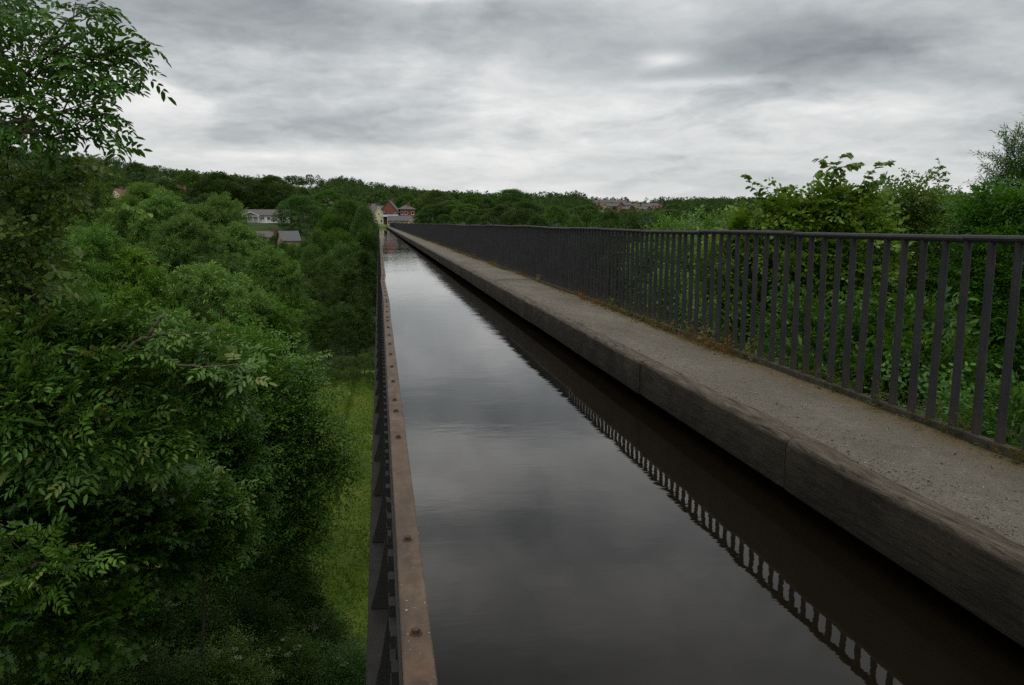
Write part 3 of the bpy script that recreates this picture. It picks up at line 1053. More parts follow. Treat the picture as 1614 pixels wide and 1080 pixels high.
# libraries of sprays
LB = dict(
    ash=lib(spray_ash, 6, 1),
    elm=lib(spray_simple, 6, 2, L=.55, nl=10, ll=.10, lw=.062, side_twigs=3),
    lime=lib(spray_simple, 6, 3, L=.42, nl=8, ll=.115, lw=.10, side_twigs=2, droop=.35, tintc=.55),
    syc=lib(spray_simple, 5, 4, L=.45, nl=7, ll=.15, lw=.15, side_twigs=2, kind=5, droop=.1, up_j=.22, tintc=.4),
    willow=lib(spray_brush, 6, 5, L=.75, n=34, ll=.11, lw=.020),
    willowmid=lib(spray_brush, 6, 6, L=.85, n=24, ll=.30, lw=.07, spread=1.2, up=.1),
    mid=lib(spray_simple, 6, 7, L=1.1, nl=9, ll=.24, lw=.15, side_twigs=3, kind=4, droop=.2, up_j=.4),
    layer=lib(spray_simple, 6, 8, L=.95, nl=15, ll=.115, lw=.078, side_twigs=5, droop=.22, up_j=.2, kind=6),
    blob=lib(spray_blob, 6, 9, R=.75, n=20, ll=.36, lw=.26),
    blobfine=lib(spray_blob, 6, 10, R=.7, n=26, ll=.26, lw=.17),
    far=lib(spray_blob, 5, 12, R=1.5, n=16, ll=1.1, lw=.8),
    shrub=lib(spray_simple, 6, 13, L=.4, nl=10, ll=.06, lw=.034, side_twigs=3, kind=6, up_j=.5),
)


EXT = {k: float(np.mean([np.percentile(np.linalg.norm(v[0], axis=1), 85) for v in l])) for k, l in LB.items()}


def make_tree(name, base, blobs, n, libname, mat, rg, scale=1.0, sprays=2, updir=.35, outw=.8, droop=0.0, trunk_top=None, r_tip=.006, bark='bark',
              inner=.35, low=-.75, roll=.35, tshift=None, rmax=.35, flowers=0, label=None, cat='tree', group=None, world=True, extra=None, skip=0.0, sides=6, shrink=.6, outward=None):
    """blobs in world coordinates; the thing's origin is at the foot of the trunk"""
    base = np.array(base, float)
    B = [(b[0] - base[0], b[1] - base[1], b[2] - base[2], *b[3:]) for b in blobs]
    sh = shrink * EXT[libname] * scale
    B = [(*b[:3], *[max(q - sh, q * .30) for q in b[3:]]) for b in B]
    P, Nn = shell_points(B, n, rg, inner, low, outward)
    if extra is not None:
        for q, (ep, ed, k) in enumerate(extra): pass
    cen = np.average([b[:3] for b in B], axis=0, weights=[b[3] ** 2 for b in B])
    tt = cen * np.array([.55, .55, .75]) if trunk_top is None else np.array(trunk_top) - base
    K = 7
    trunk = [np.array([0, 0, -.3]) + (tt - np.array([0, 0, -.3])) * (k / (K - 1)) + (rg.normal(size=3) * np.array([.06, .06, 0]) * tt[2] * .15 if 0 < k < K - 1 else 0) for k in range(K)]
    nodes, par, tip = skeleton(P, trunk, rg)
    dirs = np.array([nodes[tip[i]] - nodes[par[tip[i]]] for i in range(len(P))])
    PP, DD = [], []
    for s_ in range(sprays):
        d = unit(dirs) * (.5) + Nn * outw + rg.normal(size=P.shape) * (.35 if s_ == 0 else .8) + np.array([0, 0, updir - droop])
        PP.append(P + rg.normal(size=P.shape) * .06 * scale * (s_ > 0)); DD.append(d)
    PP = np.concatenate(PP); DD = np.concatenate(DD)
    ts = rg.normal(0, .06, len(PP))
    # upward sides of each clump tinted lighter: top light painted into leaf colour
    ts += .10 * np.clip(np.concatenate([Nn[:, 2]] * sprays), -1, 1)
    if tshift is not None: ts += tshift
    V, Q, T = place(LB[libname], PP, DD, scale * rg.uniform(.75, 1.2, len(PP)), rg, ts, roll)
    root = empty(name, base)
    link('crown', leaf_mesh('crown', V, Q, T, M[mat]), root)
    link('trunk', bough_mesh('trunk', nodes, par, r_tip, M[bark], sides=sides, skip=skip, rmax=rmax), root)
    if flowers:
        # flat creamy blossom plates
        top = P[np.argsort(-P[:, 2])][:flowers * 3]
        sel = top[rg.choice(len(top), flowers, replace=False)]
        for p in sel:
            mbf = MB()
            for q in range(26):
                a_, r_ = rg.uniform(0, 2 * pi), .10 * math.sqrt(rg.random())
                c_ = p + np.array([r_ * cos(a_), r_ * sin(a_), .22 + .03 * rg.random() - r_ * .2])
                mbf.box(c_[0] - .012, c_[0] + .012, c_[1] - .012, c_[1] + .012, c_[2] - .006, c_[2] + .006)
            mbf.cyl(p, p + np.array([0, 0, .20]), .004, .012, 5)
            mbf.build('blossom', M['flower'], root)
    tag(root, label, cat, group)
    return root


def copy_tree(o, parent=None):
    c = o.copy(); COL.objects.link(c); c.parent = parent
    for ch in [q for q in ALLCH[o.name]]:
        d = ch.copy(); COL.objects.link(d); d.parent = c
    return c


def PB(px, py, Y, rpx, depth=1.0, vert=1.0):
    """a clump centred in that direction at northing Y with that apparent radius"""
    p = at(px, py, Y)
    r = rpx * np.linalg.norm(p - np.array([0, 0, CZ])) / FPX / 1.02
    return (p[0], p[1], p[2], r, r * depth, r * vert)


def foot(px, Y, dx=0.0):
    p = at(px, 600, Y)
    x = p[0] + dx
    return (x, Y, float(ground(x, Y)))


def dome(R_, H, zlow, K, r_, lobe=.34, flat=.72, cone=0.0, squash=1.0):
    """lobes spread over a crown: the clumps that make a tree's outline uneven"""
    bl = []
    zc = (H + zlow) / 2; hz = (H - zlow) / 2
    for k in range(K):
        v_ = 1 - (k + .5) / K * 1.75
        v_ = float(np.clip(v_ + r_.uniform(-.06, .06), -.98, .98))
        rad = math.sqrt(1 - v_ * v_) * (1 - cone * (v_ + 1) / 2) * r_.uniform(.78, 1.08)
        a_ = k * 2.39996 + r_.uniform(-.35, .35)
        lr = R_ * lobe * r_.uniform(.72, 1.25) * (1 - .5 * cone * (v_ + 1) / 2)
        rr_ = max(0, R_ * rad - lr * .8)
        bl.append((rr_ * cos(a_), rr_ * sin(a_) * squash, zc + v_ * (hz - lr * flat), lr, lr, lr * flat * r_.uniform(.85, 1.2)))
    return bl


def proto(name, H, Rw, K, n, libname, mat, seed, scale, z0=.12, sprays=1, tshift=0.0, updir=.25, inner=.55, cone=0.0, bark='bark', r_tip=.02, lobe=.34, at_=None, base=(0, 0, 0), label=None, cat='tree', group=None):
    r_ = np.random.default_rng(seed)
    bl = dome(Rw, H, H * z0, K, r_, lobe, cone=cone)
    bl = [(b[0] + base[0], b[1] + base[1], b[2] + base[2], *b[3:]) for b in bl]
    return make_tree(name, base, bl, n, libname, mat, r_, scale=scale, sprays=sprays, updir=updir, inner=inner, low=-.5, r_tip=r_tip, tshift=tshift, bark=bark, skip=.03, sides=5,
                     trunk_top=(base[0], base[1], base[2] + H * .62), shrink=.3, outward=-.15, label=label, cat=cat, group=group)


def leaf1(rg, ll, lw, kind=6):
    s = Leafset()
    for k in range(2):
        sg = 1 if k else -1
        s.leaf((k * .02, 0, 0), (1.0, sg * rg.uniform(.1, .5), rg.uniform(-.7, -.1)), (rg.normal(0, .3), rg.normal(0, .3), 1), ll * rg.uniform(.75, 1.1), lw, float(np.clip(rg.normal(.6, .15), 0, 1)), kind, fold=.08, droop=.2)
    return s.done()


LB['limeleaf'] = lib(leaf1, 8, 41, ll=.115, lw=.095)
LB['elmleaf'] = lib(leaf1, 8, 42, ll=.085, lw=.05)
LB['ashleaf'] = lib(spray_ash, 8, 43, L=.05, nl=1, pairs=3)
LB['ashpair'] = lib(spray_ash, 8, 44, L=.12, nl=2, pairs=3)


def shoots(root, lines, libname, mat, rg, bark='bark', step=.07, r0=.012, scale=1.0, bare=.0, side=1.0, name='shoot', tshift=.1):
    """leafy boughs that follow a drawn line (photo direction + northing); each is a part of its tree"""
    o0 = np.array(root.location)
    for ln in lines:
        pts = np.array([at(*q[:3]) for q in ln]) - o0
        # smooth
        seg = np.linalg.norm(np.diff(pts, axis=0), axis=1); cum = np.concatenate([[0], np.cumsum(seg)]); L = cum[-1]
        n = max(4, int(L / step)); t = np.linspace(0, L, n)
        C = np.stack([np.interp(t, cum, pts[:, k]) for k in range(3)], -1)
        for _ in range(2): C[1:-1] = (C[:-2] + 2 * C[1:-1] + C[2:]) / 4
        C[1:-1] += rg.normal(size=(n - 2, 3)) * .008
        mb = MB()
        for k in range(n - 1):
            mb.cyl(C[k], C[k + 1], r0 * (1 - .8 * k / n), r0 * (1 - .8 * (k + 1) / n), 5)
        tn = unit(np.gradient(C, axis=0))
        k0 = int(n * bare)
        P = C[k0:]; D = tn[k0:] * .7 + rg.normal(size=(n - k0, 3)) * .25
        sd = unit(np.cross(tn[k0:], [0, 0, 1.0])) * np.where(np.arange(n - k0) % 2, 1, -1)[:, None]
        D = D + sd * side + np.array([0, 0, -.12])
        V, Q, T = place(LB[libname], P, D, scale * rg.uniform(.7, 1.15, len(P)), rg, rg.normal(tshift, .08, len(P)), .3)
        sh_ = mb.build(name, M[bark], root, smooth=True)
        link('leaves', leaf_mesh('leaves', V, Q, T, M[mat]), sh_)


rg = np.random.default_rng(42)
# ------------------------------------------------------------------ near trees, left bank
base = (-9.4, 9.5, float(ground(-9.4, 9.5)))
ash1 = make_tree('ash_tree', base,
          [PB(218, 84, 9.0, 36, 1, .9), PB(180, 108, 9.2, 44, 1, .6), PB(135, 10, 9.8, 54, 1, .7), PB(100, 75, 9.6, 46, 1, .8), PB(130, 105, 9.3, 46, 1, .6), PB(55, 85, 9.4, 60), PB(5, 30, 9.6, 60),
           PB(20, 125, 9.2, 48), PB(-40, 60, 9.6, 80), PB(95, 165, 9.2, 52, 1, .8), PB(145, 178, 9.0, 46, 1, .6), PB(120, 208, 9.0, 44, 1, .5), PB(60, 190, 9.2, 60, 1, .8), PB(10, 180, 9.2, 66), PB(-70, 180, 10, 70), PB(-40, -40, 10.5, 70, 1.2)],
          190, 'ash', 'ash', rg, scale=.80, sprays=1, updir=.0, outw=.55, droop=.15, trunk_top=at(-60, 160, 9.5), inner=.1, low=-1, r_tip=.0045, rmax=.2,
          label='tall ash tree at the upper left edge, its thin boughs reaching out against the sky')
base = (-8.2, 11.5, float(ground(-8.2, 11.5)))
elm1 = make_tree('elm_tree', base,
          [PB(30, 265, 10, 70), PB(85, 272, 10, 50, 1, .8), PB(125, 264, 9.9, 26, 1, .45), PB(10, 350, 9.8, 70), PB(50, 345, 10, 48), PB(40, 420, 10.2, 54), PB(20, 440, 10, 70), PB(60, 470, 10.4, 46), PB(-60, 350, 10, 120), PB(-60, 500, 10.5, 120)],
          640, 'lime', 'lime', rg, scale=.85, sprays=1, tshift=.08, updir=-.05, outw=.6, droop=.1, trunk_top=at(10, 430, 12.5), inner=.25, low=-1, r_tip=.005,
          label='broad-leaved elm tree filling the left edge just below the ash boughs')
base = (-10.5, 10.6, float(ground(-10.5, 10.6)))
ash2 = make_tree('ash_tree', base,
          [PB(60, 545, 9.8, 62, 1, .7), PB(150, 530, 10, 55, 1, .7), PB(120, 610, 9.5, 60, 1, .8), PB(30, 640, 9.2, 70), PB(200, 620, 9.8, 46, 1, .8), PB(280, 570, 10.4, 40, 1, .55), PB(330, 560, 10.5, 34, 1, .5), PB(350, 600, 10.3, 34, 1, .5),
           PB(300, 620, 10.2, 40, 1, .6), PB(180, 690, 9.3, 48, 1, .9), PB(225, 690, 9.6, 30), PB(90, 700, 9.0, 55), PB(-40, 600, 9.5, 90)],
          520, 'ash', 'ash', rg, scale=.92, sprays=2, updir=.05, outw=.6, droop=.1, trunk_top=at(-60, 640, 10.2), inner=.2, low=-.9, r_tip=.0055, bark='barkpale', tshift=.06,
          label='ash tree with pale bare boughs reaching right at mid-height on the left')
base = (-7.8, 9.2, float(ground(-7.8, 9.2)))
make_tree('ash_sapling', base, [PB(70, 890, 8.8, 50, 1, .4), PB(20, 850, 8.8, 44, 1, .5), PB(105, 900, 8.7, 34, 1, .35), PB(-30, 900, 9, 60)],
          46, 'ash', 'ash', rg, scale=.72, sprays=1, updir=.05, outw=.6, trunk_top=at(-40, 960, 9.2), inner=.2, low=-.6, r_tip=.004, tshift=.0,
          label='young ash with feathery leaves low at the bottom left corner')
shoots(elm1, [[(60, 300, 9.8), (100, 275, 9.7), (135, 262, 9.6), (166, 263, 9.5)], [(60, 260, 9.8), (90, 245, 9.7), (110, 248, 9.6)], [(60, 345, 9.8), (90, 318, 9.6), (122, 315, 9.5)], [(100, 345, 9.7), (150, 330, 9.6), (200, 322, 9.5), (232, 336, 9.4)],
              [(50, 400, 9.8), (90, 380, 9.6), (122, 388, 9.5)], [(60, 440, 9.8), (100, 425, 9.6), (130, 432, 9.5)], [(40, 320, 9.7), (70, 300, 9.6), (100, 305, 9.5)]], 'limeleaf', 'lime', rg, step=.035, r0=.008, scale=1.0, side=.8, tshift=.15)
shoots(ash1, [[(-60, 175, 9.5), (20, 150, 9.4), (70, 110, 9.3), (100, 90, 9.2), (130, 84, 9.1), (165, 86, 9.1), (200, 87, 9.0), (222, 92, 9.0), (228, 118, 9.0)],
              [(85, 98, 9.2), (115, 110, 9.1), (140, 120, 9.0), (170, 124, 9.0), (195, 132, 9.0)],
              [(0, 195, 9.3), (50, 188, 9.2), (95, 180, 9.1), (130, 168, 9.0), (158, 160, 9.0)],
              [(20, 205, 9.3), (60, 212, 9.1), (105, 212, 9.0), (135, 200, 9.0), (165, 178, 8.9)],
              [(40, 120, 9.3), (80, 60, 9.3), (110, 30, 9.3), (140, 10, 9.3), (160, 15, 9.2)],
              [(60, 100, 9.3), (115, 62, 9.2), (140, 50, 9.1), (158, 45, 9.1)],
              [(165, 86, 9.1), (190, 72, 9.0), (212, 64, 9.0), (232, 70, 9.0)]], 'ashpair', 'ash', rg, step=.085, r0=.020, scale=.85, bare=.30, name='bough', tshift=.02)
shoots(ash2, [[(90, 610, 9.9), (155, 583, 9.7), (185, 572, 9.6), (215, 553, 9.5), (240, 549, 9.5), (262, 560, 9.4)],
              [(150, 585, 9.8), (205, 541, 9.6), (235, 528, 9.5), (300, 528, 9.4), (340, 520, 9.4)],
              [(200, 562, 9.6), (240, 560, 9.4), (285, 577, 9.3), (340, 579, 9.2), (370, 570, 9.2), (395, 590, 9.2)],
              [(-20, 535, 9.4), (40, 542, 9.3), (80, 548, 9.3), (120, 560, 9.3)],
              [(235, 528, 9.5), (250, 505, 9.5), (262, 495, 9.5)]], 'ashpair', 'ash', rg, bark='barkpale', step=.09, r0=.026, scale=.9, bare=.55, name='bough', tshift=.08)
base = (-6.8, 14.5, float(ground(-6.8, 14.5)))
make_tree('sycamore_tree', base,
          [PB(150, 760, 12.5, 80, 1, .7), PB(230, 740, 12.8, 60, 1, .6), PB(80, 800, 12, 70, 1, .7), PB(120, 870, 12, 80), PB(200, 850, 12.5, 70), PB(235, 880, 13, 60), PB(260, 820, 13, 50), PB(20, 960, 11.5, 90), PB(150, 980, 11.5, 70), PB(-40, 780, 12, 110)],
          640, 'syc', 'dark', rg, scale=1.0, sprays=2, updir=.1, outw=.6, trunk_top=at(100, 900, 13.5), inner=.3, low=-.6, r_tip=.006, tshift=.12,
          label='dark sycamore tree with lobed leaves under the ash boughs at lower left')
base = (-5.0, 25.0, float(ground(-5.0, 25)))
make_tree('hornbeam_tree', base,
          [PB(430, 590, 22, 50, 1, .6), PB(395, 625, 21.5, 50, 1, .6), PB(455, 640, 22, 50, 1, .5), PB(480, 690, 22, 46, 1, .45), PB(505, 735, 22, 34, 1, .35), PB(425, 700, 21.5, 60, 1, .6), PB(385, 700, 21.2, 50), PB(465, 760, 22, 56, 1, .5), PB(420, 800, 22, 60, 1, .6), PB(462, 820, 22, 46, 1, .5), PB(400, 860, 22, 60), PB(455, 880, 22.5, 48, 1, .6), PB(395, 575, 22, 40), PB(410, 920, 22.5, 60)],
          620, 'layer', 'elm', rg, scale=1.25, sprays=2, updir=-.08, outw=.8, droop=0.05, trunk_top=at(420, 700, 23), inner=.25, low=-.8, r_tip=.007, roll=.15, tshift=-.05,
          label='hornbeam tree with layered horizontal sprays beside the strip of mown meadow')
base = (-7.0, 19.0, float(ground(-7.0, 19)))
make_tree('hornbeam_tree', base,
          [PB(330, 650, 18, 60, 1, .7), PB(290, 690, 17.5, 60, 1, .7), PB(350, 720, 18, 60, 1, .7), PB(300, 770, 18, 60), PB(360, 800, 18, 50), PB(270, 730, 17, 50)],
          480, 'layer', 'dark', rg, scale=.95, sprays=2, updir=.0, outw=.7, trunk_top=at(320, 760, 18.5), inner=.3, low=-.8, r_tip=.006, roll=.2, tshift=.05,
          label='dark fine-leaved tree between the pale-boughed ash and the layered hornbeam')
base = (-4.6, 16.0, float(ground(-4.6, 16)))
make_tree('rowan_sapling', base, [PB(330, 800, 14, 50, 1, .6), PB(290, 830, 13.8, 44, 1, .6), PB(360, 850, 14, 36, 1, .5), PB(300, 770, 14, 36, 1, .5), PB(310, 880, 14, 46, 1, .5)],
          150, 'ash', 'ash', rg, scale=.85, sprays=2, updir=.15, outw=.7, trunk_top=at(320, 880, 14.3), inner=.2, low=-.5, r_tip=.005, tshift=.04,
          label='feathery rowan sapling in front of the dark trees at lower centre left')
base = (-6.4, 17.0, float(ground(-6.4, 17)))
make_tree('maple_sapling', base, [PB(235, 980, 14, 36, 1, .8), PB(210, 930, 13.8, 38, 1, .7), PB(255, 985, 13.6, 22, 1, .5), PB(180, 960, 14, 36)],
          110, 'syc', 'elm', rg, scale=.62, sprays=2, updir=.1, outw=.7, trunk_top=at(210, 1010, 14.3), inner=.2, low=-.6, r_tip=.005,
          label='small bright green maple sapling against the dark hollow at lower left')
base = (-4.3, 14.0, float(ground(-4.3, 14)))
for i, (px, py, Y, r, fl, lb) in enumerate([(350, 1060, 15.0, 60, 7, 'elder bush with cream blossom at the bottom edge, right of the dark hollow'),
                                          (250, 1085, 14.0, 60, 3, 'elder bush with a few cream flowers at the bottom edge left of its neighbour'),
                                          (440, 1050, 17.0, 60, 8, 'pale-flowered bush at the foot of the layered hornbeam'),
                                          (500, 1010, 20.0, 50, 4, 'leafy bush at the near end of the meadow strip'),
                                          (545, 1060, 17.0, 42, 2, 'low green bush close to the aqueduct wall at the bottom edge'),
                                          (120, 1085, 12.5, 60, 0, 'dark leafy bush at the bottom edge under the sycamore')]):
    f = at(px, py, Y)
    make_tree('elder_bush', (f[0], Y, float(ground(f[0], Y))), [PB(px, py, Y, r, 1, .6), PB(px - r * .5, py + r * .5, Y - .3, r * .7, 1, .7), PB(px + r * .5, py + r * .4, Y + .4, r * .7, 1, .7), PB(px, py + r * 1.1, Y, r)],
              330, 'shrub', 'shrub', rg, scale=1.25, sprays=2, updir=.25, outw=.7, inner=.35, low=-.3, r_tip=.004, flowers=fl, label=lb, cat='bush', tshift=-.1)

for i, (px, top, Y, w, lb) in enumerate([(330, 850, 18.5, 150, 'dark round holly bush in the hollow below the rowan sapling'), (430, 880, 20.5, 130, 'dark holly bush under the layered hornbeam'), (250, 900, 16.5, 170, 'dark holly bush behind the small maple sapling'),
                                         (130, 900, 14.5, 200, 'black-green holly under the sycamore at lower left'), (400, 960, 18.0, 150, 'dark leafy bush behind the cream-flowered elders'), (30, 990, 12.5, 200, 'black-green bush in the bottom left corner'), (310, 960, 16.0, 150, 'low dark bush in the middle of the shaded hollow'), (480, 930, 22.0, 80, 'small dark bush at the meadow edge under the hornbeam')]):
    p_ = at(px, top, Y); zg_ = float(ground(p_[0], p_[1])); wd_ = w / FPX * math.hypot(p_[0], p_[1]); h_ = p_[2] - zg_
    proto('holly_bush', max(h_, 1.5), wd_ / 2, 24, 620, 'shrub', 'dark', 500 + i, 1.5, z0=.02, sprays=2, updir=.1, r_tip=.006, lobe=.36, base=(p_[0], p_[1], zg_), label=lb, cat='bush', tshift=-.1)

# ------------------------------------------------------------------ right bank, behind the railing
def rt_tree(name, X, Y, blobs, *a, **k):
    return make_tree(name, (X, Y, float(ground(X, Y))), blobs, *a, **k)


lime = rt_tree('lime_tree', 8.2, 11.5,
        [PB(1230, 345, 10.5, 40, 1, .8), PB(1300, 338, 10.5, 42, 1, .8), PB(1180, 378, 11, 38), PB(1360, 345, 10.3, 40, 1, .8), PB(1320, 322, 10.2, 24), 
         PB(1250, 400, 10.5, 70), PB(1340, 400, 10.3, 70), PB(1150, 430, 11.2, 60), PB(1290, 480, 10.5, 80), PB(1200, 480, 11, 60)],
        800, 'lime', 'lime', rg, scale=.85, sprays=2, tshift=.06, updir=.05, outw=.6, trunk_top=(8.0, 11.5, -.6), inner=.3, low=-1, r_tip=.0045,
        label='broad-leaved lime tree rising over the railing, with arching shoots against the sky')
shoots(lime, [[(1325, 330, 10.2), (1322, 290, 10.2), (1318, 262, 10.2), (1325, 248, 10.2), (1334, 241, 10.2)], [(1320, 270, 10.2), (1305, 256, 10.1), (1293, 250, 10.1)], [(1320, 275, 10.2), (1305, 272, 10.1), (1290, 272, 10.1)],
              [(1322, 268, 10.2), (1338, 258, 10.1), (1352, 257, 10.1)], [(1345, 330, 10.1), (1352, 300, 10.0), (1370, 272, 9.9), (1385, 258, 9.8), (1404, 254, 9.7)], [(1362, 285, 10), (1375, 290, 9.9), (1385, 280, 9.8)],
              [(1345, 310, 10.1), (1360, 296, 10.1), (1385, 285, 10)], [(1215, 340, 10.6), (1200, 312, 10.6), (1185, 290, 10.6), (1174, 276, 10.6)], [(1190, 330, 10.6), (1180, 318, 10.6), (1172, 312, 10.6)],
              [(1215, 320, 10.5), (1228, 298, 10.5), (1243, 292, 10.4)], [(1225, 315, 10.5), (1205, 296, 10.5), (1200, 290, 10.5)], [(1270, 325, 10.4), (1262, 302, 10.4), (1250, 296, 10.4)], [(1270, 315, 10.4), (1280, 298, 10.3), (1290, 292, 10.3)]],
       'limeleaf', 'lime', rg, step=.032, r0=.006, scale=.95, side=.8, tshift=.15)
rt_tree('lime_tree', 12.0, 13.0,
        [PB(1420, 345, 12.5, 42, 1, .8), PB(1440, 312, 12.3, 17, 1, .8), PB(1400, 330, 12.3, 30), PB(1460, 380, 12.5, 60), PB(1420, 440, 12.5, 70), PB(1500, 440, 12.2, 60)],
        480, 'elm', 'lime', rg, scale=.95, sprays=2, updir=.1, outw=.6, trunk_top=(11.0, 13.0, -1), inner=.3, low=-1, r_tip=.0045, tshift=-.08,
        label='leafy elm behind the railing between the arching lime and the little spire-topped tree')
spire = rt_tree('spire_tree', 12.5, 13.5,
        [PB(1482, 330, 13, 30, 1, .8), PB(1485, 350, 13, 34), PB(1485, 400, 13, 46)],
        260, 'elm', 'elm', rg, scale=.62, sprays=2, updir=.25, outw=.9, trunk_top=at(1482, 325, 13), inner=.1, low=-1, r_tip=.004,
        label='slender tree with a spire-like tip standing above the foliage right of the lime')
sp_l = [[(1482, 340, 13), (1480, 300, 13), (1480, 265, 13), (1479, 250, 13)]]
for k_, (yy_, ww_) in enumerate([(262, 7), (272, 12), (271, -12), (282, 15), (281, -17), (293, 17), (295, -12), (305, 14), (303, -15), (316, 18), (314, -16), (326, 20)]):
    sp_l.append([(1480, yy_ + 3, 13 + .1 * (k_ % 3)), (1480 + ww_ * .6, yy_ - 1, 13 + .1 * (k_ % 3)), (1480 + ww_, yy_ + 1, 13 + .15 * (k_ % 3))])
sp_l += [[(1442, 345, 12.6), (1441, 320, 12.6), (1440, 292, 12.6)]] + [[(1440, y_, 12.6), (1440 + w_ * .6, y_ - 3, 12.6), (1440 + w_, y_, 12.6)] for y_, w_ in ((298, 12), (303, -10), (308, 14), (314, -12), (318, 12))]
shoots(spire, sp_l, 'elmleaf', 'elm', rg, step=.035, r0=.008, scale=1.0, side=.8, tshift=.1)
rt_tree('willow_tree', 15.5, 13.5,
        [PB(1625, 240, 12.6, 26), PB(1598, 252, 12.6, 22), PB(1605, 285, 12.5, 34), PB(1578, 296, 12.5, 20, 1, .7), PB(1645, 300, 12.5, 50), PB(1600, 325, 12.4, 26, 1, .6)],
        210, 'willow', 'dark', rg, scale=.8, sprays=2, updir=.3, outw=.6, trunk_top=at(1660, 330, 12.8), inner=.1, low=-1, r_tip=.003, tshift=.0,
        label='dark narrow-leaved willow at the right edge rising against the sky')
rt_tree('hawthorn_tree', 12.5, 10.5,
        [PB(1560, 345, 10.8, 40, 1, .6), PB(1620, 350, 10.5, 50, 1, .8), PB(1520, 360, 11, 40, 1, .7), PB(1590, 420, 10.5, 70), PB(1650, 500, 10, 90), PB(1530, 470, 10.8, 70), PB(1600, 570, 10, 90)],
        640, 'elm', 'elm', rg, scale=.9, sprays=2, updir=.15, outw=.6, trunk_top=(11.5, 10.6, -1.5), inner=.3, low=-1, r_tip=.004, tshift=-.1,
        label='leafy hawthorn behind the right end of the railing')
rt_tree('rowan_tree', 6.0, 8.0,
        [PB(1270, 520, 8.5, 46), PB(1330, 540, 8, 46), PB(1400, 560, 7.8, 60, 1, .9), PB(1440, 520, 7.8, 50), PB(1390, 620, 7.4, 60), PB(1470, 600, 7.2, 60), PB(1300, 600, 8, 60)],
        170, 'ash', 'ash', rg, scale=.8, sprays=1, tshift=-.22, updir=.3, outw=.6, trunk_top=(5.9, 8.0, -2.2), inner=.3, low=-.8, r_tip=.0045,
        label='low rowan with feathery leaves seen through the bars beside the towpath')
rt_tree('laurel_bush', 5.2, 6.0,
        [PB(1500, 665, 6, 45), PB(1560, 680, 5.8, 60, 1, .8), PB(1620, 690, 5.6, 70), PB(1540, 740, 5.8, 60), PB(1440, 640, 6.6, 50)],
        110, 'elm', 'elm', rg, scale=.85, sprays=1, tshift=-.35, updir=.35, outw=.6, trunk_top=(5.1, 6.0, -2.0), inner=.25, low=-.8, r_tip=.004,
        label='leafy shrub pressing up to the nearest bars at the right edge')
rt_tree('sycamore_tree', 12.0, 16.0,
        [PB(1350, 470, 15, 90), PB(1450, 480, 14.5, 90), PB(1250, 470, 16, 80), PB(1560, 500, 14, 110), PB(1350, 560, 14, 110), PB(1500, 590, 13, 130)],
        620, 'syc', 'dark', rg, scale=1.15, sprays=2, updir=.1, outw=.6, trunk_top=(11, 16, -2.5), inner=.3, low=-1, r_tip=.006, tshift=.1,
        label='dark sycamore in the shade behind the other trees right of the railing')
rt_tree('hazel_tree', 6.5, 18.0,
        [PB(1110, 372, 18, 34), PB(1060, 392, 19, 40), PB(1150, 372, 17, 36, 1, .7), PB(1100, 430, 17, 60), PB(1030, 430, 19, 50), PB(1150, 480, 15.5, 60), PB(1080, 480, 17, 56)],
        520, 'elm', 'lime', rg, scale=1.1, sprays=2, updir=.15, outw=.6, trunk_top=(6.3, 18, -2.5), inner=.3, low=-1, r_tip=.005, tshift=-.04,
        label='hazel tree just reaching the handrail, left of the arching lime')
rt_tree('hazel_tree', 6.4, 26.0,
        [PB(1000, 372, 26, 26), PB(960, 390, 27, 30), PB(1010, 410, 25, 40), PB(940, 420, 27, 36), PB(980, 440, 25, 40)],
        420, 'elm', 'dark', rg, scale=1.3, sprays=2, updir=.15, outw=.6, trunk_top=(6.6, 26, -3), inner=.3, low=-1, r_tip=.005, tshift=-.1,
        label='bushy hazel behind the bars further along the railing')
rt_tree('bramble_bush', 4.9, 12.0,
        [PB(1150, 500, 12, 40), PB(1190, 520, 11, 46), PB(1220, 560, 10, 46), PB(1100, 500, 13.5, 40), PB(1060, 470, 15.5, 40)],
        200, 'shrub', 'elm', rg, scale=1.3, sprays=2, updir=.3, outw=.6, trunk_top=(4.9, 12, -2.4), inner=.3, low=-.8, r_tip=.004, tshift=.05,
        label='bright green bramble bush close behind the lower half of the bars')

# ------------------------------------------------------------------ trees seen from farther off: a few kinds, copied
PR = {}
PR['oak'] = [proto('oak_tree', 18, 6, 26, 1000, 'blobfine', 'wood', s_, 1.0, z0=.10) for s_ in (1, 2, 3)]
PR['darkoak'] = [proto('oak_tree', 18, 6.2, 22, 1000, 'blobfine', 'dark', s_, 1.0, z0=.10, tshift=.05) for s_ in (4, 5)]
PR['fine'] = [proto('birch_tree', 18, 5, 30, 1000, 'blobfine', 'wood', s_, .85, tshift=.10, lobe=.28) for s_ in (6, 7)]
PR['poplar'] = [proto('conifer_tree', 16, 2.6, 16, 260, 'blobfine', 'dark', 13, .8, cone=.85, z0=.05)]
PR['bush'] = [proto('bush', 4, 2.4, 12, 420, 'blobfine', 'shrub', s_, .42, z0=.05, r_tip=.01) for s_ in (14, 15)]
for k in PR:
    for q in PR[k]: q['_h'] = 1
ALLCH = {}
for k, l in PR.items():
    for q in l: ALLCH[q.name] = list(q.children)
HW = dict(oak=(18, 6), darkoak=(18, 6.2), fine=(18, 5), poplar=(16, 2.6), bush=(4, 2.4))
used = {}
TREECOUNT = [0]


NEARKIND = dict(
    willow=('willow_tree', 'willowmid', 'willow', 6.0, .62, 2, 0.0, .23, .32, 46),
    darkfine=('alder_tree', 'mid', 'dark', 3.6, .62, 2, .08, .30, .05, 28),
)


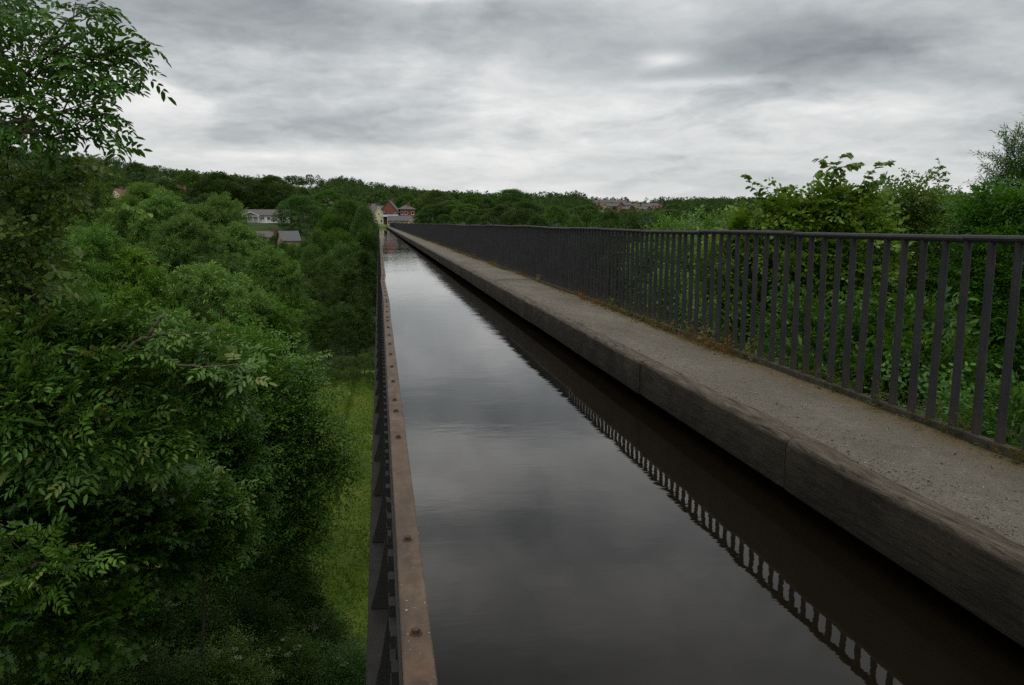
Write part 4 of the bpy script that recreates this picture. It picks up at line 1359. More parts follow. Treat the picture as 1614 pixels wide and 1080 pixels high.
def put_tree(kind, px, top, Y, wpx, label=None, group=None, cat='tree', base_z=None, minh=2.0):
    """stand a tree of that kind so that its top is seen at height top and its crown wpx wide"""
    if kind in NEARKIND:
        p = at(px, top, Y); zg = float(ground(p[0], p[1])); h = p[2] - zg
        wid = wpx / FPX * math.hypot(p[0], p[1])
        nm, lb, mt, den, lsc, spr, ts, lobe, ud, K = NEARKIND[kind]
        TREECOUNT[0] += 1
        Rw = wid / 2; zl = .04 if kind == 'darkfine' else max(.06, 1 - 3.0 * Rw / h)
        area = 2 * pi * Rw * h * (1 - zl) + pi * Rw * Rw
        return proto(nm, h, Rw, K, int(min(2200, den * area)), lb, mt, 300 + TREECOUNT[0], lsc, z0=zl, sprays=spr, tshift=ts, updir=ud, r_tip=.008, lobe=lobe, base=(p[0], p[1], zg), label=label, group=group)
    p = at(px, top, Y)
    zg = float(ground(p[0], p[1])) if base_z is None else base_z
    H0, R0 = HW[kind]
    D = math.hypot(p[0], p[1])
    h = max(minh, p[2] - zg)
    wid = wpx / FPX * D
    i = TREECOUNT[0]; TREECOUNT[0] += 1
    src = PR[kind][i % len(PR[kind])]
    o = src if not used.get(src.name) else copy_tree(src)
    used[src.name] = True
    o.location = (p[0], p[1], zg)
    o.rotation_euler = (0, 0, (i * 2.39996) % (2 * pi))
    sxy = wid / (2 * R0 * .98)
    o.scale = (sxy, sxy * (1 + .12 * sin(i)), h / H0)
    tag(o, label, cat, group)
    return o


ORD = ['first', 'second', 'third', 'fourth', 'fifth', 'sixth', 'seventh', 'eighth', 'ninth', 'tenth', 'eleventh', 'twelfth', 'thirteenth', 'fourteenth', 'fifteenth', 'sixteenth', 'seventeenth', 'eighteenth', 'nineteenth', 'twentieth', 'twenty-first', 'twenty-second', 'twenty-third', 'twenty-fourth', 'twenty-fifth', 'twenty-sixth', 'twenty-seventh', 'twenty-eighth', 'twenty-ninth', 'thirtieth']


def row(items, what, group, where):
    """items: (kind, px, top, Y, w); labelled by their order from the left"""
    items = sorted(items, key=lambda t: t[1])
    for k, it in enumerate(items):
        put_tree(*it, label='%s, %s from left, %s' % (what, ORD[k], where), group=group)


row([('willow', 60, 325, 40, 190), ('willow', 140, 360, 34, 170), ('willow', 225, 292, 52, 130), ('willow', 255, 305, 50, 80), ('willow', 290, 345, 44, 150), ('willow', 350, 312, 50, 80), ('willow', 310, 330, 50, 70), ('willow', 372, 358, 48, 100), ('willow', 205, 400, 34, 190),
     ('willow', 425, 400, 44, 110), ('willow', 320, 420, 34, 200), ('willow', 410, 468, 36, 150), ('willow', 255, 500, 27, 180), ('willow', 120, 470, 26, 180), ('willow', 350, 520, 29, 150)],
    'feathery grey-green willow', 'willows filling the valley on the left', 'in the valley left of the aqueduct')
row([('darkfine', 510, 402, 118, 110), ('darkfine', 460, 425, 108, 80), ('darkfine', 550, 425, 112, 76), ('darkfine', 478, 470, 102, 84), ('darkfine', 535, 480, 104, 80), ('darkfine', 572, 395, 130, 50), ('darkfine', 565, 480, 108, 50), ('darkfine', 556, 380, 140, 60), ('darkfine', 440, 480, 98, 70)],
    'dark alder', 'dark alders beside the aqueduct wall', 'beside the aqueduct wall')
row([('oak', 545, 310, 200, 80), ('oak', 575, 320, 190, 50), ('oak', 520, 335, 195, 60), ('oak', 530, 362, 160, 90), ('darkoak', 575, 362, 165, 60), ('oak', 490, 385, 140, 70), ('oak', 540, 385, 130, 80), ('fine', 500, 365, 150, 60), ('darkoak', 440, 392, 130, 50), ('oak', 470, 410, 120, 60), ('fine', 412, 372, 140, 60), ('oak', 445, 382, 150, 44), ('oak', 478, 380, 150, 50), ('fine', 458, 388, 140, 40), ('darkoak', 425, 380, 150, 30), ('darkoak', 450, 383, 160, 40), ('oak', 472, 386, 165, 36), ('fine', 487, 376, 170, 30), ('oak', 462, 384, 168, 40), ('darkoak', 432, 372, 190, 28)],
    'leafy green oak', 'oaks on the far slope left of the aqueduct', 'on the slope below the bungalow')
row([('darkoak', 145, 285, 170, 90), ('darkoak', 120, 320, 160, 70), ('darkoak', 170, 310, 165, 75)],
    'near-black round oak', 'dark oaks in front of the red roofs', 'before the left-hand red roofs')
row([('darkoak', 258, 283, 245, 50), ('darkoak', 300, 273, 245, 70), ('darkoak', 345, 272, 245, 76), ('darkoak', 390, 281, 250, 66), ('oak', 428, 275, 250, 60), ('darkoak', 452, 292, 245, 50), ('darkoak', 235, 292, 215, 40), ('oak', 405, 305, 248, 50), ('darkoak', 325, 305, 200, 60), ('darkoak', 275, 305, 205, 70), ('darkoak', 365, 306, 246, 50), ('oak', 440, 312, 247, 36)],
    'tall dark oak', 'tall oaks behind the white bungalow', 'behind the white bungalow')
put_tree('oak', 470, 306, 212, 72, 'round olive-green oak standing at the right end of the white bungalow', 'oaks on the far slope left of the aqueduct')
put_tree('darkoak', 507, 322, 230, 45, 'dark oak between the round olive oak and the tree at the aqueduct end', 'oaks on the far slope left of the aqueduct')
row([('oak', 683, 322, 262, 56), ('oak', 710, 316, 262, 60), ('fine', 735, 322, 250, 46), ('darkoak', 760, 330, 240, 50), ('oak', 665, 334, 270, 30), ('darkoak', 745, 312, 280, 60), ('darkoak', 700, 338, 240, 40)],
    'bushy green tree', 'trees behind the far railing by the brick houses', 'right of the brick houses')
put_tree('oak', 806, 297, 330, 78, 'large round-headed oak standing out on the skyline above the middle of the railing')
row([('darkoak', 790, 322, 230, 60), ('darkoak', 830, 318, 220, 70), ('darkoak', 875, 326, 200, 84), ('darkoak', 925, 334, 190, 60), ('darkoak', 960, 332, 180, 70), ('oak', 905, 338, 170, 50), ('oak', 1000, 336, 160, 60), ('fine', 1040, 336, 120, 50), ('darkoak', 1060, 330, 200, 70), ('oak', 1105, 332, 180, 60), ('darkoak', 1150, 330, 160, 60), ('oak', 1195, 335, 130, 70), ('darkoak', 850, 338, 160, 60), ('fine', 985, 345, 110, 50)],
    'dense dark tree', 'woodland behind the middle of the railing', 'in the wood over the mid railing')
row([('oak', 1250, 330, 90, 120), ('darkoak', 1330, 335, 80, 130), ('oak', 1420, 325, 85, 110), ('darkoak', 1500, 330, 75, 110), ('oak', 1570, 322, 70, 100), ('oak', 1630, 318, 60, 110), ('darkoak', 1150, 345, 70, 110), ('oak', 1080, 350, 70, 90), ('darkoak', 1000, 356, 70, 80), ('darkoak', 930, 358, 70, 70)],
    'shaded wood tree', 'trees of the shaded wood behind the right-hand railing', 'behind the right-hand bars')
row([('bush', 540, 562, 95, 50), ('bush', 505, 566, 94, 50), ('bush', 574, 558, 96, 40), ('bush', 470, 570, 90, 56), ('bush', 555, 578, 90, 30), ('bush', 520, 580, 91, 34), ('bush', 582, 585, 88, 18)],
    'round green bush', 'bushes at the far end of the meadow', 'at the far end of the meadow strip')
# skyline individuals on the left-hand hill
put_tree('oak', 122, 246, 420, 30, 'round-headed tree standing highest on the left-hand skyline', base_z=float(at(122, 290, 420)[2]))
put_tree('poplar', 167, 249, 430, 12, 'pointed conifer on the left-hand skyline', base_z=float(at(167, 292, 430)[2]))
put_tree('fine', 214, 256, 430, 26, 'ragged thin-topped tree on the left-hand skyline above the red roofs', base_z=float(at(214, 295, 430)[2]))

# individual trees of the hillside wood (nearest rows)
hr = np.random.default_rng(77)
zone_names = [(-60, 95, 'at the left-hand foot of the hill'), (95, 250, 'on the hill above the red roofs'), (250, 400, 'on the hill behind the tall oaks'), (400, 520, 'on the hill above the bungalow'), (520, 660, 'on the hill above the brick houses'), (660, 800, 'on the hill right of the brick houses'),
              (800, 940, 'in the wood right of the skyline oak'), (940, 1100, 'in the wood below the distant estate'), (1100, 1300, 'in the far wood over the right railing'), (1300, 1480, 'in the far wood behind the arching lime'), (1480, 1700, 'in the far wood at the right edge')]
for (a_, b_, nm) in zone_names:
    items = []
    for k in range(16):
        px = a_ + (b_ - a_) * (k + hr.random()) / 16
        D = 300 + 260 * hr.random()
        p = at_r(px, 351, D)
        zg = float(ground(p[0], p[1]))
        hgt = hr.uniform(9, 15) if px < 780 else hr.uniform(6, 10)
        top = 351 - (zg + hgt - CZ) / D * FPX / 1.0
        if 925 < px < 1055: top = max(top, 334.0)
        if px > 1485: top = max(top, 326.0)
        kind = ['oak', 'darkoak', 'oak', 'fine', 'darkoak'][int(hr.integers(0, 5))]
        items.append((kind, px, top, p[1], hr.uniform(10, 15) / D * FPX))
    row(items, 'broadleaf tree', 'trees of the hillside woods', nm)

# the far-off wood, one mass
def far_wood():
    r_ = np.random.default_rng(5)
    N = 6000
    az = r_.uniform(az_of(-350), az_of(1950), N)
    D = np.sqrt(r_.uniform(330 ** 2, 1150 ** 2, N))
    X = D * np.sin(az); Yy = D * np.cos(az)
    elv = np.interp(az, SKY_AZ, SKY_EL)
    pxs = 597 + (np.tan(az)) * FPX * .97
    keep = np.ones(N, bool)
    # leave the estate, a hill field and the village clear
    keep &= ~((np.abs(az - az_of(990)) < .055) & (D > 680) & (D < 900))
    keep &= ~((np.abs(az - az_of(470)) < .035) & (D > 760) & (D < 930))
    keep &= ~((np.abs(az - az_of(170)) < .06) & (D < 450))
    X, Yy, D = X[keep], Yy[keep], D[keep]
    Z = ground(X, Yy)
    sz = r_.uniform(.6, 1.35, len(X)) * (1 + .25 * np.sin(X * .013) * np.sin(Yy * .011 + 1))
    # low scrub before the estate, so that its roofs look out
    az_ = np.arctan2(X, Yy)
    for pc, hw_, ylim, dl in ((990, .055, 333.0, 700), (1525, .03, 325.0, 640), (475, .04, 294.0, 780)):
        lim = ((CZ + (351 - ylim) / FPX * D) - Z) / 12.0
        sz = np.where((np.abs(az_ - az_of(pc)) < hw_) & (D < dl), np.minimum(sz, lim), sz)
    k_ = sz > .25
    X, Yy, D, Z, sz = X[k_], Yy[k_], D[k_], Z[k_], sz[k_]
    Vs, Qs, Ts, off = [], [], [], 0
    K = 9
    P, Dr, S, T0 = [], [], [], []
    for k in range(K):
        v = unit(r_.normal(size=(len(X), 3))); v[:, 2] = np.abs(v[:, 2]) * .9 - .1
        hh = 9.0 * sz
        P.append(np.stack([X, Yy, Z + hh * .60], -1) + v * np.stack([4.3 * sz, 4.3 * sz, hh * .42], -1)); Dr.append(v)
        S.append(sz); T0.append(r_.normal(-.05, .05, len(X)) if k == 0 else T0[0] + 0)
    V, Q, T = place(LB['far'], np.concatenate(P), np.concatenate(Dr), np.concatenate(S), r_, np.concatenate([r_.normal(0, .12, len(X))] * K))
    me = leaf_mesh('far_wood', V, Q, T, M['far'])
    o = link('far_wood', me); tag(o, 'distant mixed woodland covering the hills to the skyline', 'woodland', kind='stuff')


far_wood()
def hill_field(px0, px1, D0, D1, n=14):
    A = np.linspace(az_of(px0), az_of(px1), n); Dd = np.linspace(D0, D1, n)
    AA, DD_ = np.meshgrid(A, Dd, indexing='ij')
    X = DD_ * np.sin(AA); Yy = DD_ * np.cos(AA); Z = ground(X, Yy) + .5
    ii = np.arange(n * n).reshape(n, n)
    F = np.stack([ii[:-1, :-1], ii[:-1, 1:], ii[1:, 1:], ii[1:, :-1]], -1).reshape(-1, 4)
    o = link('field', np_mesh('field', np.stack([X, Yy, Z], -1).reshape(-1, 3), [F], M['field'], smooth=True)); tag(o, kind='structure')


hill_field(436, 512, 770, 925)
hill_field(905, 1060, 690, 890)
hill_field(735, 775, 840, 900)
# undergrowth under the near trees, one mass
def undergrowth(name, x0, x1, y0, y1, n, mat, libn, sc, lab, skipfn=None, seed=3, zoff=.1):
    r_ = np.random.default_rng(seed)
    X = r_.uniform(x0, x1, n); Yy = r_.uniform(y0, y1, n)
    if skipfn is not None:
        k = ~skipfn(X, Yy); X, Yy = X[k], Yy[k]
    P = np.stack([X, Yy, ground(X, Yy) + r_.uniform(0, zoff * 3, len(X))], -1)
    Dv = r_.normal(size=P.shape) * .7 + np.array([0, 0, 1.0])
    V, Q, T = place(LB[libn], P, Dv, sc * r_.uniform(.6, 1.3, len(P)), r_, r_.normal(-.1, .12, len(P)))
    o = link(name, leaf_mesh(name, V, Q, T, M[mat])); tag(o, lab, 'undergrowth', kind='stuff')


undergrowth('undergrowth', -22, 2.5, 6, 34, 3600, 'shrub', 'shrub', 1.5, 'nettles and low leafy undergrowth covering the near bank', lambda x, y: (x > -7) & (y > 27), zoff=.25)
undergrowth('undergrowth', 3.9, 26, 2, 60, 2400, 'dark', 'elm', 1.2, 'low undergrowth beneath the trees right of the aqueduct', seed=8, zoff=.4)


def meadow_blades():
    r_ = np.random.default_rng(4)
    n = 42000
    X = r_.uniform(-12, 1.0, n); Yy = 22 + 76 * r_.random(n) ** 1.1
    P = np.stack([X, Yy, ground(X, Yy) + .05], -1)
    h_ = r_.uniform(.08, .22, n) * (1 + .8 * np.clip(np.sin(X * 1.3 + Yy * .35) * np.sin(Yy * .6), 0, 1))
    h_ *= np.where(np.abs(X + 3.6 - .35 * np.sin(Yy * .08)) < .25, 1.9, 1)
    a = r_.uniform(0, 2 * pi, n); w = r_.uniform(.03, .07, n)
    dx = np.stack([np.cos(a) * w, np.sin(a) * w, np.zeros(n)], -1)
    tipv = np.stack([r_.normal(0, .05, n), r_.normal(0, .05, n), h_], -1)
    V = np.stack([P - dx, P + dx, P + tipv], 1).reshape(-1, 3)
    F = np.arange(3 * n).reshape(-1, 3)
    tn = .45 + .25 * np.sin(X * .9 + 1) * np.sin(Yy * .21) + r_.normal(0, .16, n)
    tn -= np.where(np.abs(X + 3.6 - .35 * np.sin(Yy * .08)) < .30, .4, 0)
    o = link('grass', np_mesh('grass', V, [F], M['blade'], tint=np.repeat(np.clip(tn, 0, 1), 3)))
    tag(o, 'tufts of yellow-green grass on the mown meadow strip', 'grass', kind='stuff')


meadow_blades()


# weeds, moss and dead stalks along the kerb; loose grit on the path
def kerb_weeds():
    r_ = np.random.default_rng(21)
    n = 6500
    Yy = 2.5 + 85 * r_.random(n) ** 1.7
    dens = np.clip(.25 + .9 * np.sin(Yy * .83 + 1) * np.sin(Yy * .31) + .5 * np.sin(Yy * 2.7), .08, 1)
    dens = np.where((Yy > 7) & (Yy < 13), np.maximum(dens, .75), dens)
    k = r_.random(n) < dens
    Yy = Yy[k]; n = len(Yy)
    X = 3.458 - np.abs(r_.normal(0, .035, n)) - np.where(r_.random(n) < .25, r_.uniform(0, .12, n), 0)
    P = np.stack([X, Yy, np.full(n, .448)], -1)
    D = r_.normal(size=(n, 3)) * .8 + np.array([-.1, 0, 1.0])
    lb = [spray_brush(np.random.default_rng(q), L=.10, n=12, ll=.028, lw=.012, spread=1.1) for q in range(4)] + [spray_simple(np.random.default_rng(q), L=.09, nl=7, ll=.03, lw=.02, side_twigs=1) for q in range(3)]
    tn = r_.normal(.05, .28, n) + .35 * np.sin(Yy * 1.1) - .25 * (Yy < 7) + .25 * ((Yy > 8) & (Yy < 15))
    V, Q, T = place(lb, P, D, r_.uniform(.35, 1.0, n) * (1 + 1.3 * (r_.random(n) < .12)) * np.where(X < 3.40, .45, 1), r_, tn)
    ex = 150
    Ye = np.concatenate([r_.choice([4.15, 4.55, 4.9, 5.35, 5.9, 6.6], ex // 2) + r_.normal(0, .05, ex // 2), r_.uniform(4, 16, ex - ex // 2)])
    Xe = np.where(r_.random(ex) < .5, 3.445, 3.56) + r_.normal(0, .012, ex)
    V2, Q2, T2 = place([LB['shrub'][q] for q in range(4)], np.stack([Xe, Ye, np.full(ex, .46)], -1), r_.normal(size=(ex, 3)) * .6 + np.array([0, 0, 1.0]), r_.uniform(.15, .42, ex), r_, r_.normal(-.35, .12, ex))
    Q = np.concatenate([Q, Q2 + len(V)]); V = np.concatenate([V, V2]); T = np.concatenate([T, T2])
    o = link('weeds', leaf_mesh('weeds', V, Q, T, M['weed'])); tag(o, 'small weeds and dry stalks growing in the joint between towpath and kerb', 'weeds', kind='stuff')


kerb_weeds()


def grit():
    r_ = np.random.default_rng(31)
    n = 12000
    Yy = 2.0 + 24 * r_.random(n) ** 1.8
    e = r_.random(n)
    X = np.where(e < .62, 2.56 + np.abs(r_.normal(0, .16, n)), r_.uniform(2.6, 3.44, n))
    X = np.clip(X, 2.54, 3.44)
    s_ = r_.uniform(.0014, .0050, n) * np.where(r_.random(n) < .04, 2.0, 1)
    C = np.stack([X, Yy, pathz(X, Yy) + s_ * .3], -1)
    oct_ = np.array([[1, 0, 0], [0, 1, 0], [-1, 0, 0], [0, -1, 0], [0, 0, .7], [0, 0, -.7]], float)
    V = C[:, None] + (oct_[None] * r_.uniform(.6, 1.3, (n, 6, 1)) + r_.normal(0, .12, (n, 6, 3))) * s_[:, None, None]
    f = np.array([[0, 1, 4], [1, 2, 4], [2, 3, 4], [3, 0, 4], [1, 0, 5], [2, 1, 5], [3, 2, 5], [0, 3, 5]])
    F = (f[None] + (np.arange(n) * 6)[:, None, None]).reshape(-1, 3)
    m, g = newmat('grit_stone')
    a_ = g.n('ShaderNodeAttribute', attribute_name='tint').outputs['Fac']
    finish(g, g.ramp(a_, [(0, (.04, .038, .035)), (.45, (.14, .125, .10)), (.85, (.27, .25, .21)), (1, (.42, .40, .35))]), .9, .2)
    o = link('grit', np_mesh('grit', V.reshape(-1, 3), [F], m, tint=np.repeat(r_.random(n) ** 1.4, 6)))
    tag(o, 'loose grit and chippings scattered over the towpath', 'grit', kind='stuff')


grit()

def floaters():
    r_ = np.random.default_rng(61)
    n = 150
    X = np.where(r_.random(n) < .5, .16 + np.abs(r_.normal(0, .12, n)), r_.uniform(.2, 2.4, n)); Yy = 1.8 + 30 * r_.random(n) ** 1.5
    P = np.stack([X, Yy, np.full(n, .004)], -1)
    D = np.stack([r_.normal(size=n), r_.normal(size=n), np.zeros(n)], -1)
    s1 = Leafset(); s1.leaf((0, 0, 0), (1, 0, 0), (0, 0, 1), .022, .013, .9, 4, fold=.02, droop=0)
    s2 = Leafset(); s2.leaf((0, 0, 0), (1, 0, 0), (0, 0, 1), .012, .010, .6, 4, fold=.02, droop=0)
    V, Q, T = place([s1.done(), s2.done()], P, D, r_.uniform(.4, 1.1, n), r_, r_.normal(0, .2, n), .0)
    o = link('floating_leaves', leaf_mesh('floating_leaves', V, Q, T, M['weed'])); tag(o, 'tiny leaves and specks floating on the canal', 'leaves', kind='stuff')


floaters()

# ------------------------------------------------------------------ village
def house(name, c, w, d, wh, rh, wall, roof, rz=0.0, style='ridge_x', over=.3, wins=(), door=None, chim=(), label=None, cat='house', group=None, frames=True, bargeboard=None):
    """ridge_x: eaves face the front; ridge_y: the gable faces the front; hip: hipped roof. front = local -y"""
    root = empty(name, c, rz)
    hw, hd = w / 2, d / 2
    b = MB()
    if style == 'ridge_y':
        b.prism([(-hw, 0), (hw, 0), (hw, wh), (0, wh + rh), (-hw, wh)], 'y', -hd, hd)
    elif style == 'ridge_x':
        b.prism([(-hd, 0), (hd, 0), (hd, wh), (0, wh + rh), (-hd, wh)], 'x', -hw, hw)
    else: b.box(-hw, hw, -hd, hd, 0, wh)
    b.build('wall', wall, root)
    r = MB(); t = .12
    if style == 'ridge_y':
        k = rh / hw; e = over
        r.prism([(-hw - e, wh - e * k + .02), (0, wh + rh + .02), (hw + e, wh - e * k + .02), (hw + e, wh - e * k + t + .02), (0, wh + rh + t * 1.3), (-hw - e, wh - e * k + t + .02)], 'y', -hd - e, hd + e)
    elif style == 'ridge_x':
        k = rh / hd; e = over
        r.prism([(-hd - e, wh - e * k + .02), (0, wh + rh + .02), (hd + e, wh - e * k + .02), (hd + e, wh - e * k + t + .02), (0, wh + rh + t * 1.3), (-hd - e, wh - e * k + t + .02)], 'x', -hw - e, hw + e)
    else:
        e = over; rx_ = max(0, hw - hd)
        V = [(-hw - e, -hd - e, wh), (hw + e, -hd - e, wh), (hw + e, hd + e, wh), (-hw - e, hd + e, wh), (-rx_, 0, wh + rh), (rx_, 0, wh + rh),
             (-hw - e, -hd - e, wh + .1), (hw + e, -hd - e, wh + .1), (hw + e, hd + e, wh + .1), (-hw - e, hd + e, wh + .1)]
        F = [(0, 3, 2, 1), (0, 1, 7, 6), (1, 2, 8, 7), (2, 3, 9, 8), (3, 0, 6, 9), (6, 7, 5, 4), (7, 8, 5), (8, 9, 4, 5), (9, 6, 4)]
        r.add(V, F)
    rf = r.build('roof', roof, root)
    if bargeboard is not None and style == 'ridge_y':
        q = MB(); k = rh / hw; e = over
        for sg in (1, -1):
            q.prism([(0, wh + rh + .12), (sg * (hw + e), wh - e * k + .12), (sg * (hw + e), wh - e * k - .14), (0, wh + rh - .14)], 'y', -hd - e - .05, -hd - e - .003)
        q.build('bargeboard', bargeboard, rf)
    for (cx, cy_, ch) in chim:
        q = MB(); q.box(cx - .45, cx + .45, cy_ - .3, cy_ + .3, wh + rh * .35, wh + rh + ch)
        q.box(cx - .5, cx + .5, cy_ - .35, cy_ + .35, wh + rh + ch, wh + rh + ch + .12)
        for dx in (-.2, .2): q.cyl((cx + dx, cy_, wh + rh + ch + .1), (cx + dx, cy_, wh + rh + ch + .45), .11, .1, 8)
        q.build('chimney', M['brickdark'], rf)
    for wn in wins:
        u, z, ww, wh_ = wn[:4]
        q = MB(); t_ = .07
        q.box(u - ww / 2, u + ww / 2, -hd - .06, -hd - .004, z, z + t_); q.box(u - ww / 2, u + ww / 2, -hd - .06, -hd - .004, z + wh_ - t_, z + wh_)
        q.box(u - ww / 2, u - ww / 2 + t_, -hd - .06, -hd - .004, z + t_, z + wh_ - t_); q.box(u + ww / 2 - t_, u + ww / 2, -hd - .06, -hd - .004, z + t_, z + wh_ - t_)
        if ww > 1.0: q.box(u - t_ / 2, u + t_ / 2, -hd - .06, -hd - .004, z + t_, z + wh_ - t_)
        q.box(u - ww / 2 - .08, u + ww / 2 + .08, -hd - .13, -hd - .004, z - .1, z - .004)
        f_ = q.build('window', M['white'], root)
        q = MB(); q.box(u - ww / 2 + t_, u + ww / 2 - t_, -hd - .035, -hd - .006, z + t_, z + wh_ - t_); q.build('pane', M['glass'], f_)
    if door:
        u, ww, hh = door
        q = MB(); q.box(u - ww / 2, u + ww / 2, -hd - .05, -hd - .004, 0.02, hh); dd = q.build('door', M['white'], root)
        q = MB(); q.box(u + ww / 2 - .15, u + ww / 2 - .05, -hd - .09, -hd - .052, hh * .48, hh * .51); q.build('handle', M['iron'], dd)
    tag(root, label, cat, group)
    return root


def hpos(px, py, Y): return tuple(at(px, py, Y))


S_ = 285 / FPX          # metres per photo pixel near the village
c = at(596.5, 352.5, 288)
house('cream_house', (c[0], 288, c[2] - .4), 3.4, 9, 3.3, 3.0, M['cream'], M['redtile'], rz=.05, style='ridge_y', wins=[(-.9, .8, .8, .9), (.9, .8, .8, .9), (0, 3.2, .6, .9)], bargeboard=M['white'], label='cream rendered gabled cottage with red tiled roof beside the canal end')
c = at(592, 350, 296)
house('brick_house', (c[0] + .2, 297, c[2] - .4), 6, 8, 3.6, 2.6, M['brickdark'], M['slatebrown'], style='ridge_x', wins=[(-1, 3.0, .8, .9)], chim=[(-2.5, 0, .8)], label='brown brick house with grey-brown roof behind the cream cottage')
c = at(616, 352.5, 300)
house('brick_house', (c[0], 300, c[2] - .3), 6.6, 12, 4.6, 4.0, M['brick'], M['slate'], rz=-.12, style='ridge_y', over=.35, wins=[(2.3, 3.2, .7, 1.1)], chim=[(0.3, 3.5, .6)], label='tall red-brick house with a steep gable facing the canal')
c = at(604, 351, 304)
house('brick_wing', (c[0], 305, c[2] - .3), 8, 7, 4.4, 2.9, M['brickdark'], M['slate'], style='ridge_x', wins=[(-1.5, 2.7, .8, .9), (1.5, 2.7, .8, .9)], label='slate-roofed brick house joining the tall red gable on its left')
c = at(641, 352, 302)
house('villa', (c[0], 302, c[2] - .3), 5.6, 6.5, 5.4, 1.9, M['brick'], M['slatebrown'], rz=.1, style='hip', over=.45, wins=[(-2.2, 3.6, .7, 1.1), (-.7, 3.5, 1.1, 1.3), (1.9, 3.5, .9, 1.1), (-.7, 1.1, 1.1, 1.0), (1.9, 1.1, .8, 1.0)], chim=[(.7, -1.2, .5)], label='hipped-roof red-brick villa with white windows, right of the tall gable')
c = at(630, 354, 276)
house('stone_barn', (c[0] + .2, 278, c[2] - .5), 7.8, 4.2, 1.9, 1.5, M['stonewall'], M['slate'], style='ridge_x', wins=[(-2.6, .9, .6, .5), (-.3, .9, .6, .5), (1.6, .9, .6, .5)], door=(3.1, .7, 1.7), label='low tan stone building with long slate roof in front of the brick villa', cat='outbuilding')
c = at(615, 353, 282)
r = empty('veranda', (c[0], 283, c[2] - .3))
b = MB(); b.prism([(-1.6, 2.75), (1.4, 3.45), (1.4, 3.55), (-1.6, 2.85)], 'x', -2.9, 2.9); b.build('roof', M['bluegrey'], r)
for dx in (-2.6, -.9, .9, 2.6):
    b = MB(); b.box(dx - .07, dx + .07, -1.4, -1.26, 0, 2.83); b.build('post', M['white'], r)
b = MB(); b.box(-2.85, 2.85, 1.2, 1.35, 0, 3.4); b.build('back_wall', M['brickdark'], r)
tag(r, 'blue-grey lean-to veranda on white posts below the tall red gable', 'veranda')
c = at(650.5, 354, 272)
r = empty('garden_wall', (c[0], 272, c[2] - .6))
b = MB(); b.box(-1.3, 1.3, -.2, .2, 0, 2.0); b.build('wall', M['stonewall'], r)
b = MB(); b.box(-1.35, 1.35, -.25, .25, 2.003, 2.15); b.build('coping', M['white'], r)
tag(r, 'short tan stone wall with pale coping at the right end of the low barn', 'wall')

# bungalow and roofs on the slope
c = at(416, 350, 236)
r = house('bungalow', (c[0], 236, c[2] - .3), 14.2, 7, 2.2, 1.5, M['white'], M['slatebrown'], rz=.06, style='ridge_x', over=.4, wins=[(-5.9, .8, 1.4, 1.0), (-.1, .8, 1.2, 1.0), (1.6, .8, 1.0, 1.0), (5.4, .8, 1.6, 1.0)], door=(3.2, .9, 2.0), label='long white bungalow with a gabled porch on the wooded slope')
b = MB(); b.prism([(-2.3, 2.0), (2.3, 2.0), (0, 3.05)], 'y', -2.2, -.1)
pz = b.mesh('porch_gable', M['slate'])
pg = link('porch', pz, r); pg.location = (-3.2, -3.2, 0)
b = MB()
for sg in (1, -1):
    b.prism([(0, 3.20), (sg * 2.5, 2.08), (sg * 2.5, 1.9), (0, 3.0)], 'y', -2.30, -2.21)
b.box(-2.3, 2.3, -2.28, -2.21, 1.84, 1.99)
for u in (-2.1, -.7, .7, 2.1): b.box(u - .06, u + .06, -2.2, -2.08, 0, 1.84)
b.build('porch_frame', M['white'], pg)
c = at(455, 381, 180)
house('outhouse', (c[0], 180, c[2] - 2.7), 3.8, 6, 3.0, 1.9, M['stonewall'], M['slate'], rz=.3, style='ridge_x', label='grey slate roof of an outhouse showing among the trees below the bungalow', cat='outhouse', wins=[(0, .6, .8, .8)])
c = at(422, 371, 200)
house('cottage', (c[0] - .6, 200, c[2] - 3.0), 3.4, 5, 2.6, 1.3, M['stonewall'], M['slatebrown'], rz=.1, style='ridge_x', chim=[(2.0, 0, .5)], label='small cottage roof with one chimney just left of the lower outhouse roof', wins=[(0, .8, .8, .8)])
c = at(511, 332, 330)
house('pale_house', (c[0], 330, c[2] - .5), 6, 7, 3.6, 2.6, M['cream'], M['slatebrown'], rz=.2, style='ridge_y', bargeboard=M['white'], label='pale house half hidden by trees between bungalow and brick houses', wins=[(-1, 2.2, .8, .9), (1.2, .8, .8, .9)])
for k, (px, py, Y, w_, ml, rzv, lb) in enumerate([(124, 312, 262, 6, 'redtile', .5, 'red-roofed house with a white gable edge, furthest left among the trees'),
                                             (132, 305, 285, 8, 'redtile', 0, 'long brown-red roof just right of the furthest left house'),
                                             (193, 311, 268, 5, 'redtile', -.3, 'red-tiled house right of the dark round oaks'),
                                             (276, 301, 330, 8, 'redtile', .1, 'red-roofed house with chimneys glimpsed over the willows'),
                                             (291, 346, 180, 3.4, 'slatebrown', .2, 'small shed roof between the two willow tops')]):
    c = at(px, py, Y)
    house('roof_house', (c[0], Y, c[2] - 3.2), w_, 7, 3.2, 2.4, M['cream'] if k in (0, 2) else M['brickdark'], M[ml], rz=rzv, style='ridge_y' if k in (0, 2) else 'ridge_x', bargeboard=M['white'] if k == 0 else None, chim=[(-w_ * .3, 0, .6), (w_ * .3, 0, .6)] if k == 3 else [(0, 0, .5)], label=lb, wins=[(0, 1.4, .9, 1.0)])
